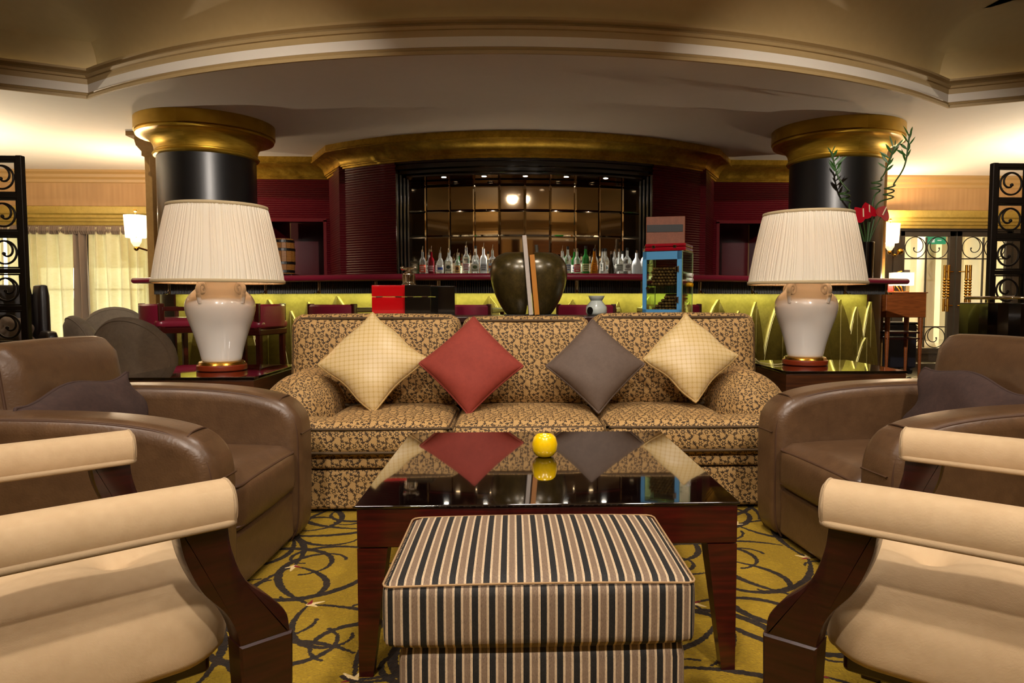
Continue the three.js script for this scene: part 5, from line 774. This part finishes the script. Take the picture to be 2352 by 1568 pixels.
// ---------------------------------------------------------------- glass doors and the corridor beyond
const doorScroll = (w, h, dir) => { const R = Math.min(w, h) / 2 - 0.008, pts = []; for (let i = 0; i <= 60; i++) { const k = i / 60, a = 0.5 * PI + dir * k * 3.4 * PI, r = k < 0.6 ? R : R * (1 - (k - 0.6) / 0.4 * 0.85); pts.push(V(r * Math.cos(a), r * Math.sin(a), 0)); } return M([tube(pts, 0.007, 130, 6), ball(0.013, pts[60].x, pts[60].y, 0, 10)]); };
const doorIron = std({ map: mottleTex([50, 44, 36], [84, 76, 64], 0.3), roughness: 0.5, metalness: 0.3 });
function makeDoor(name, x0, x1, label, handleSide) {
  const t = struct(name, null, null, label), w = x1 - x0, cx = (x0 + x1) / 2, z = BZ - 0.1, st = 0.09, top = 2.0, inner = w - 2 * st;
  part(t, 'door_frame', [box(st, top, 0.06, x0 + st / 2, top / 2, z, 0.006), box(st, top, 0.06, x1 - st / 2, top / 2, z, 0.006), box(w, 0.08, 0.06, cx, top - 0.04, z, 0.006), box(w, 0.2, 0.06, cx, 0.1, z, 0.006), box(w, 0.03, 0.03, cx, 0.13, z + 0.035), box(0.016, top - 0.3, 0.03, cx, top / 2 + 0.06, z), box(inner, 0.018, 0.03, cx, top - 0.42, z), box(inner, 0.018, 0.03, cx, 0.53, z)], doorIron);
  part(t, 'pane', box(inner, top - 0.28, 0.006, cx, top / 2 + 0.06, z), MAT.pane);
  for (const [y, hh] of [[top - 0.25, 0.34], [0.365, 0.33]]) for (const s of sideSign) { const m = part(t, 'scroll', doorScroll(inner / 2, hh, s > 0 ? 1 : -1), MAT.iron); m.position.set(cx + s * inner / 4, y, z + 0.01); }
  if (handleSide) { const hx = handleSide > 0 ? x1 - st - 0.07 : x0 + st + 0.07; const hs = []; for (const o of [-0.03, 0.03]) { hs.push(cyl(0.022, 0.022, 0.22, hx + o, 1.37, z + 0.09, 14), cyl(0.022, 0.022, 0.2, hx + o, 0.87, z + 0.09, 14)); for (let k = 0; k < 7; k++) hs.push(tr(new THREE.SphereGeometry(0.026, 12, 8).scale(1, 1.0, 1), hx + o, 1.0 + k * 0.043, z + 0.09)); } for (const y of [1.38, 0.86]) hs.push(rod([hx, y, z + 0.03], [hx, y, z + 0.09], 0.012), rod([hx - 0.03, y, z + 0.09], [hx + handleSide * 0.13, y, z + 0.05], 0.01)); part(t, 'pull_handle', hs, MAT.brass, 'twisted brass pull handle'); }
  return t;
}
makeDoor('door_1', 5.78, 6.66, 'dark framed glass door with iron scrolls beside the sconce', 1);
makeDoor('door_2', 6.68, 7.56, 'dark framed glass door with iron scrolls behind the screen', -1);
makeDoor('window_2', 4.88, 5.68, 'glass side panel with iron scrolls behind the sconce', 0);
makeDoor('window_3', 7.66, 8.04, 'narrow glass side panel at the far end of the doors', 0);
struct('trim_7', [box(0.1, 2.03, 0.12, 5.73, 1.015, BZ - 0.1), box(0.1, 2.03, 0.12, 7.61, 1.015, BZ - 0.1), box(3.2, 0.06, 0.12, 6.455, 2.03, BZ - 0.08)], doorIron, 'dark door frame posts and head');
{
  const cr = std({ color: 0xe8e0c4, roughness: 0.8 }), fl = phys({ color: 0xa39a84, roughness: 0.15 });
  struct('floor_corridor', box(6.2, 0.1, 7.6, 7.2, -0.05, BZ - 4.0), fl, 'pale polished corridor floor beyond the glass doors');
  struct('ceiling_corridor', box(6.2, 0.1, 7.6, 7.2, 2.65, BZ - 4.0), MAT.cream, 'corridor ceiling beyond the glass doors');
  struct('wall_corridor', [box(0.1, 2.7, 7.6, 4.6, 1.35, BZ - 4.0), box(0.1, 2.7, 7.6, 10.2, 1.35, BZ - 4.0), box(6, 2.7, 0.1, 7.2, 1.35, BZ - 7.7), box(1.0, 2.7, 0.1, 5.1, 1.35, BZ - 3.2), box(0.1, 2.7, 1.6, 9.0, 1.35, BZ - 1.2), box(1.0, 2.7, 0.1, 8.75, 1.35, -15.25)], cr, 'cream corridor walls beyond the glass doors');
  for (const [x, z, n] of [[7.3, -12.5, 'first white round column in the corridor beyond the doors'], [7.98, -13.9, 'second white round column deeper in the corridor'], [8.5, -13.0, 'white corridor column behind the far door']]) { const t = thing('corridor_column', n, 'column', [x, 0, z]); t.userData.kind = 'structure'; part(t, 'shaft', lathe([[0.15, 0.2], [0.15, 2.45], [0.17, 2.47], [0.17, 2.6]], 28), MAT.cream); part(t, 'plinth', lathe([[0.2, 0], [0.2, 0.12], [0.18, 0.15], [0.18, 0.18], [0.15, 0.21]], 28), MAT.cream); }
  const ex = thing('exit_sign', 'small lit green exit sign hanging in the corridor', 'sign', [7.22, 1.98, -12.1]); part(ex, 'sign_box', box(0.34, 0.13, 0.04, 0, 0, 0, 0.004), std({ color: 0x0d7a58, emissive: 0x0fae7c, emissiveIntensity: 0.55 })); part(ex, 'pictogram', [box(0.05, 0.06, 0.004, -0.06, -0.005, 0.021), ball(0.011, -0.055, 0.035, 0.021, 8), box(0.07, 0.014, 0.004, 0.05, 0.0, 0.021)], std({ color: 0xdff4e8, emissive: 0xcff0e0, emissiveIntensity: 0.6 })); part(ex, 'hanger', rod([0, 0.06, 0], [0, 0.62, 0], 0.008), MAT.chrome);
  const pf = thing('corridor_picture', 'dark framed picture on the corridor wall seen through the door', 'picture', [8.68, 1.2, -15.17], 0); part(pf, 'picture_frame', box(0.6, 0.8, 0.03, 0, 0, 0, 0.005), MAT.darkWood); part(pf, 'print', box(0.48, 0.68, 0.004, 0, 0, 0.017), std({ map: mottleTex([120, 90, 50], [180, 150, 100], 0.5), roughness: 0.6 }));
  for (const [x, z] of [[6.6, -12.0], [6.9, -15.0], [8.9, -12.6]]) { const t = thing('corridor_light', 'flush square light panel in the corridor ceiling', 'ceiling light', [x, 2.6, z - 0.6], 0, 'light panels in the corridor ceiling'); part(t, 'diffuser', box(0.6, 0.02, 0.6, 0, -0.01, 0, 0.004), std({ color: 0xffffff, emissive: 0xfff0d4, emissiveIntensity: 2.5 })); const l = new THREE.RectAreaLight(0xfff0d0, CORRIDOR_POWER, 0.58, 0.58); l.position.set(x, 2.57, z - 0.6); l.lookAt(x, 0, z - 0.6); scene.add(l); }
}
// console with lamp by the doors
{
  const t = thing('tall_console', 'tall walnut cabinet on slim tapered legs near the glass doors', 'cabinet', [4.38, 0, -8.15], -0.05);
  part(t, 'case', bUV(box(0.46, 0.28, 0.4, 0, 0.885, 0, 0.008)), MAT.walnut); part(t, 'top', box(0.48, 0.012, 0.42, 0, 1.03, 0, 0.003), MAT.walnut);
  for (const [x, z] of [[-1, 1], [1, 1], [-1, -1], [1, -1]]) part(t, 'leg', cyl(0.03, 0.013, 0.745, x * 0.19, 0.3725, z * 0.16, 10), MAT.walnut);
  part(t, 'shelf', [box(0.42, 0.015, 0.36, 0, 0.5, 0), box(0.42, 0.02, 0.36, 0, 0.57, 0)], MAT.darkWood);
  const l = thing('reading_lamp', 'small brass lamp with rectangular white shade on the tall walnut cabinet', 'lamp', [4.37, 1.036, -8.12]);
  part(l, 'shade', new THREE.CylinderGeometry(0.16, 0.16, 0.15, 4, 1, true, PI / 4).scale(1.0, 1, 0.6).translate(0.03, 0.155, 0), phys({ color: 0xfff4e0, roughness: 0.9, emissive: 0xffe2bc, emissiveIntensity: 1.6, side: THREE.DoubleSide }));
  part(l, 'stem', [tube([[-0.05, 0.01, 0], [-0.06, 0.1, 0], [-0.04, 0.22, 0], [0.03, 0.25, 0]], 0.008, 20, 6), tube([[0.0, 0.01, 0.03], [-0.03, 0.06, 0.02], [-0.055, 0.1, 0]], 0.006, 12, 6), tube([[0.05, 0.01, 0], [0.02, 0.07, 0], [-0.055, 0.11, 0]], 0.006, 12, 6), box(0.2, 0.01, 0.1, 0, 0.006, 0, 0.002)], MAT.brass);
  part(l, 'bulb', ball(0.03, 0.03, 0.15, 0), std({ color: 0xffffff, emissive: 0xffe0b0, emissiveIntensity: 3 })); const pl = new THREE.PointLight(0xffd8a8, 1.2, 0, 2); pl.position.set(4.40, 1.19, -8.12); pl.castShadow = true; pl.shadow.radius = 1.5; scene.add(pl);
  one('red_folder', [box(0.14, 0.1, 0.02, 4.32, 1.087, -8.26, 0.003)], std({ color: 0xb00c14, roughness: 0.4 }), 'bright red folder behind the reading lamp on the walnut cabinet', 'folder');
  const n = thing('navy_trolley', 'dark navy trolley cabinet with casters under and behind the tall console', 'trolley', [4.68, 0, -8.95]); part(n, 'body', box(0.6, 0.55, 0.4, 0, 0.36, 0, 0.02), std({ color: 0x0c0e1c, roughness: 0.5 })); part(n, 'tray', box(0.62, 0.03, 0.42, 0, 0.65, 0, 0.008), MAT.black); for (const [x, z] of [[-1, 1], [1, 1], [-1, -1], [1, -1]]) part(n, 'caster', rot(cyl(0.045, 0.045, 0.03, 0, 0, 0, 14), 0, 0, PI / 2).translate(x * 0.24, 0.045, z * 0.15), MAT.black);
}
// black lacquered curved cabinet with a rail
{
  const t = thing('lacquer_cabinet', 'glossy black lacquered curved cabinet with chrome rail near the iron screen', 'cabinet', [3.76, 0, -4.78], 0);
  const out = [...Array.from({ length: 25 }, (_, i) => { const a = PI * i / 24; return [0.75 * Math.cos(a), -0.42 * Math.pow(Math.sin(a), 0.7)]; }), [-0.75, 0.1], [0.75, 0.1]]; const g = ext(out.slice().reverse(), 0.93, 0.008, 2); rot(g, -PI / 2, 0, 0);
  part(t, 'body', tr(g, 0, 0.465, 0), MAT.blackGloss);
  const rail = out.slice(0, 25).map(([x, y]) => V(x * 1.03, 0.962, -y * 1.03)); part(t, 'rail', tube(rail, 0.011, 90, 8), MAT.chrome); part(t, 'rail_post', [2, 8, 12, 16, 22].map(i => cyl(0.008, 0.008, 0.04, out[i][0], 0.945, -out[i][1], 8)), MAT.chrome);
}
// ---------------------------------------------------------------- wall opposite the bar, seen in the mirrors
{
  const art = (label, x, w, h, draw, y = 1.55) => { const t = thing('framed_picture', label, 'picture', [x, y, 4.82], PI); part(t, 'picture_frame', [box(w + 0.12, 0.06, 0.04, 0, h / 2 + 0.03, 0, 0.006), box(w + 0.12, 0.06, 0.04, 0, -h / 2 - 0.03, 0, 0.006), box(0.06, h, 0.04, w / 2 + 0.03, 0, 0, 0.006), box(0.06, h, 0.04, -w / 2 - 0.03, 0, 0, 0.006)], MAT.darkWood); part(t, 'print', new THREE.PlaneGeometry(w, h).translate(0, 0, 0.008), std({ map: canvasTex(256, 256, draw), roughness: 0.5 })); };
  art('teal and ochre abstract picture on the wall opposite the bar', 2.3, 0.9, 1.2, (c) => { c.fillStyle = '#123a34'; c.fillRect(0, 0, 256, 256); for (let i = 0; i < 40; i++) { c.fillStyle = ['#1c6a5c', '#3a8a78', '#a8842c', '#0c2420', '#c8b060'][i % 5]; c.beginPath(); c.ellipse(rnd() * 256, rnd() * 256, 10 + rnd() * 40, 6 + rnd() * 20, rnd() * 3, 0, 7); c.fill(); } });
  art('bright multicoloured abstract picture on the wall opposite the bar', -2.6, 1.2, 1.2, (c) => { for (let j = 0; j < 8; j++) for (let i = 0; i < 8; i++) { c.fillStyle = ['#3ab0c0', '#e8c83a', '#d8566a', '#f0e8d0', '#58a848', '#e88a3a'][Math.floor(rnd() * 6)]; c.fillRect(i * 32, j * 32, 32, 32); } });
  const bl = thing('roman_blind', 'cream roman blind in wide folds on the wall opposite the bar', 'blind', [0, 0, 4.8]); for (let k = 0; k < 4; k++) part(bl, 'fold', box(1.9, 0.24, 0.05, 0, 2.2 + k * 0.21, -0.02 * (k % 2), 0.03), MAT.cream);
  for (const s of sideSign) struct(s < 0 ? 'pillar_3' : 'pillar_4', bUV(box(0.3, 2.9, 0.16, s * 1.35, 1.45, 4.78, 0.01)), MAT.trimTan, 'tan pilaster on the wall opposite the bar');
}
// ---------------------------------------------------------------- unseen floor uplighters, added as ambient fill for ceiling and room
function addedTorchiere(x, z, power, label) {
  const t = thing('added_uplighter', label, 'added floor lamp', [x, 0, z], 0, 'added brass floor uplighters around the lounge'); part(t, 'base', lathe([[0, 0], [0.15, 0], [0.15, 0.02], [0.03, 0.04], [0, 0.04]], 28), MAT.brass); part(t, 'pole', cyl(0.014, 0.014, 1.72, 0, 0.89, 0, 12), MAT.brass); part(t, 'bowl', lathe([[0, 1.74], [0.06, 1.745], [0.16, 1.79], [0.2, 1.84], [0.19, 1.84], [0.15, 1.8], [0, 1.76]], 32), MAT.brass); part(t, 'bulb', ball(0.035, 0, 1.81, 0, 14), std({ color: 0xffffff, emissive: WARM, emissiveIntensity: 6 }));
  const l = new THREE.PointLight(0xfff0d6, power, 0, 2); l.position.set(x, 1.81, z); l.castShadow = true; l.shadow.radius = 1.5; scene.add(l);
}
addedTorchiere(-3.2, 3.2, ADDED_TORCH_BACK, 'added brass floor uplighter with wide bowl near the bright multicoloured picture');
addedTorchiere(3.2, 3.2, ADDED_TORCH_BACK, 'added brass floor uplighter with wide bowl near the teal and ochre picture');
addedTorchiere(-6.9, -7.7, ADDED_TORCH_SIDE, 'added brass floor uplighter with wide bowl beside the curtained window');
addedTorchiere(6.7, -7.9, ADDED_TORCH_SIDE, 'added brass floor uplighter with wide bowl beside the glass doors');
// ---------------------------------------------------------------- ceiling downlights
function downlight(x, y, z, target, power, angle, soft, label, color = HALO) {
  const t = thing('ceiling_downlight', label, 'downlight', [x, y, z], 0, y < 3 ? 'added wall-washer downlights by the pictures' : 'recessed downlights over the lounge');
  part(t, 'trim_ring', lathe([[0.05, -0.01], [0.075, -0.01], [0.078, 0], [0.05, 0]], 28), MAT.chrome); part(t, 'lens', cyl(0.049, 0.049, 0.008, 0, -0.006, 0, 24), std({ color: 0xffffff, emissive: color, emissiveIntensity: 3 }));
  const l = new THREE.SpotLight(color, power, 0, angle, 0.9, 2); l.position.set(x, y - 0.03, z); l.target.position.set(...target); l.castShadow = true; l.shadow.radius = soft; l.shadow.mapSize.set(1024, 1024); scene.add(l, l.target);
}
const dl = 'unseen round recessed downlight in the ceiling recess over the lounge seats';
downlight(-0.9, TOP, 1.1, [-0.6, 0.5, -2.6], KEY, 0.66, 5, dl);
downlight(0.9, TOP, 1.1, [0.4, 0.5, -2.6], KEY, 0.66, 5, dl);
downlight(-2.6, TOP, -1.6, [-1.4, 0.4, -2.2], FILL, 0.95, 9, dl);
downlight(2.6, TOP, -1.6, [1.4, 0.4, -2.2], FILL, 0.95, 9, dl);
downlight(0.0, TOP, -2.3, [0.0, 0.4, -3.2], FILL * 1.7, 0.9, 9, dl);
downlight(-1.2, TOP, -0.2, [-0.9, 0.4, -1.2], FILL * 0.8, 0.9, 9, dl);
downlight(1.2, TOP, -0.2, [0.8, 0.4, -1.2], FILL * 0.8, 0.9, 9, dl);
downlight(0.7, TOP, 0.6, [-3.3, 1.75, -7.2], ADDED_ACCENT, 0.23, 2, dl);  // this unseen spot and the next are added to brighten the columns
downlight(-0.7, TOP, 0.6, [3.3, 1.75, -7.2], ADDED_ACCENT, 0.23, 2, dl);
const ww = 'added round recessed wall-washer downlight in the flat ceiling in front of the pictures';  // unseen washers added so the wall in the mirrors looks lit
for (const x of [-4.6, -2.4, 0, 2.4, 4.6]) downlight(x, CEIL, 4.25, [x, 0.8, 4.85], ADDED_WASH, 0.8, 2, ww);
renderer.render(scene, camera);
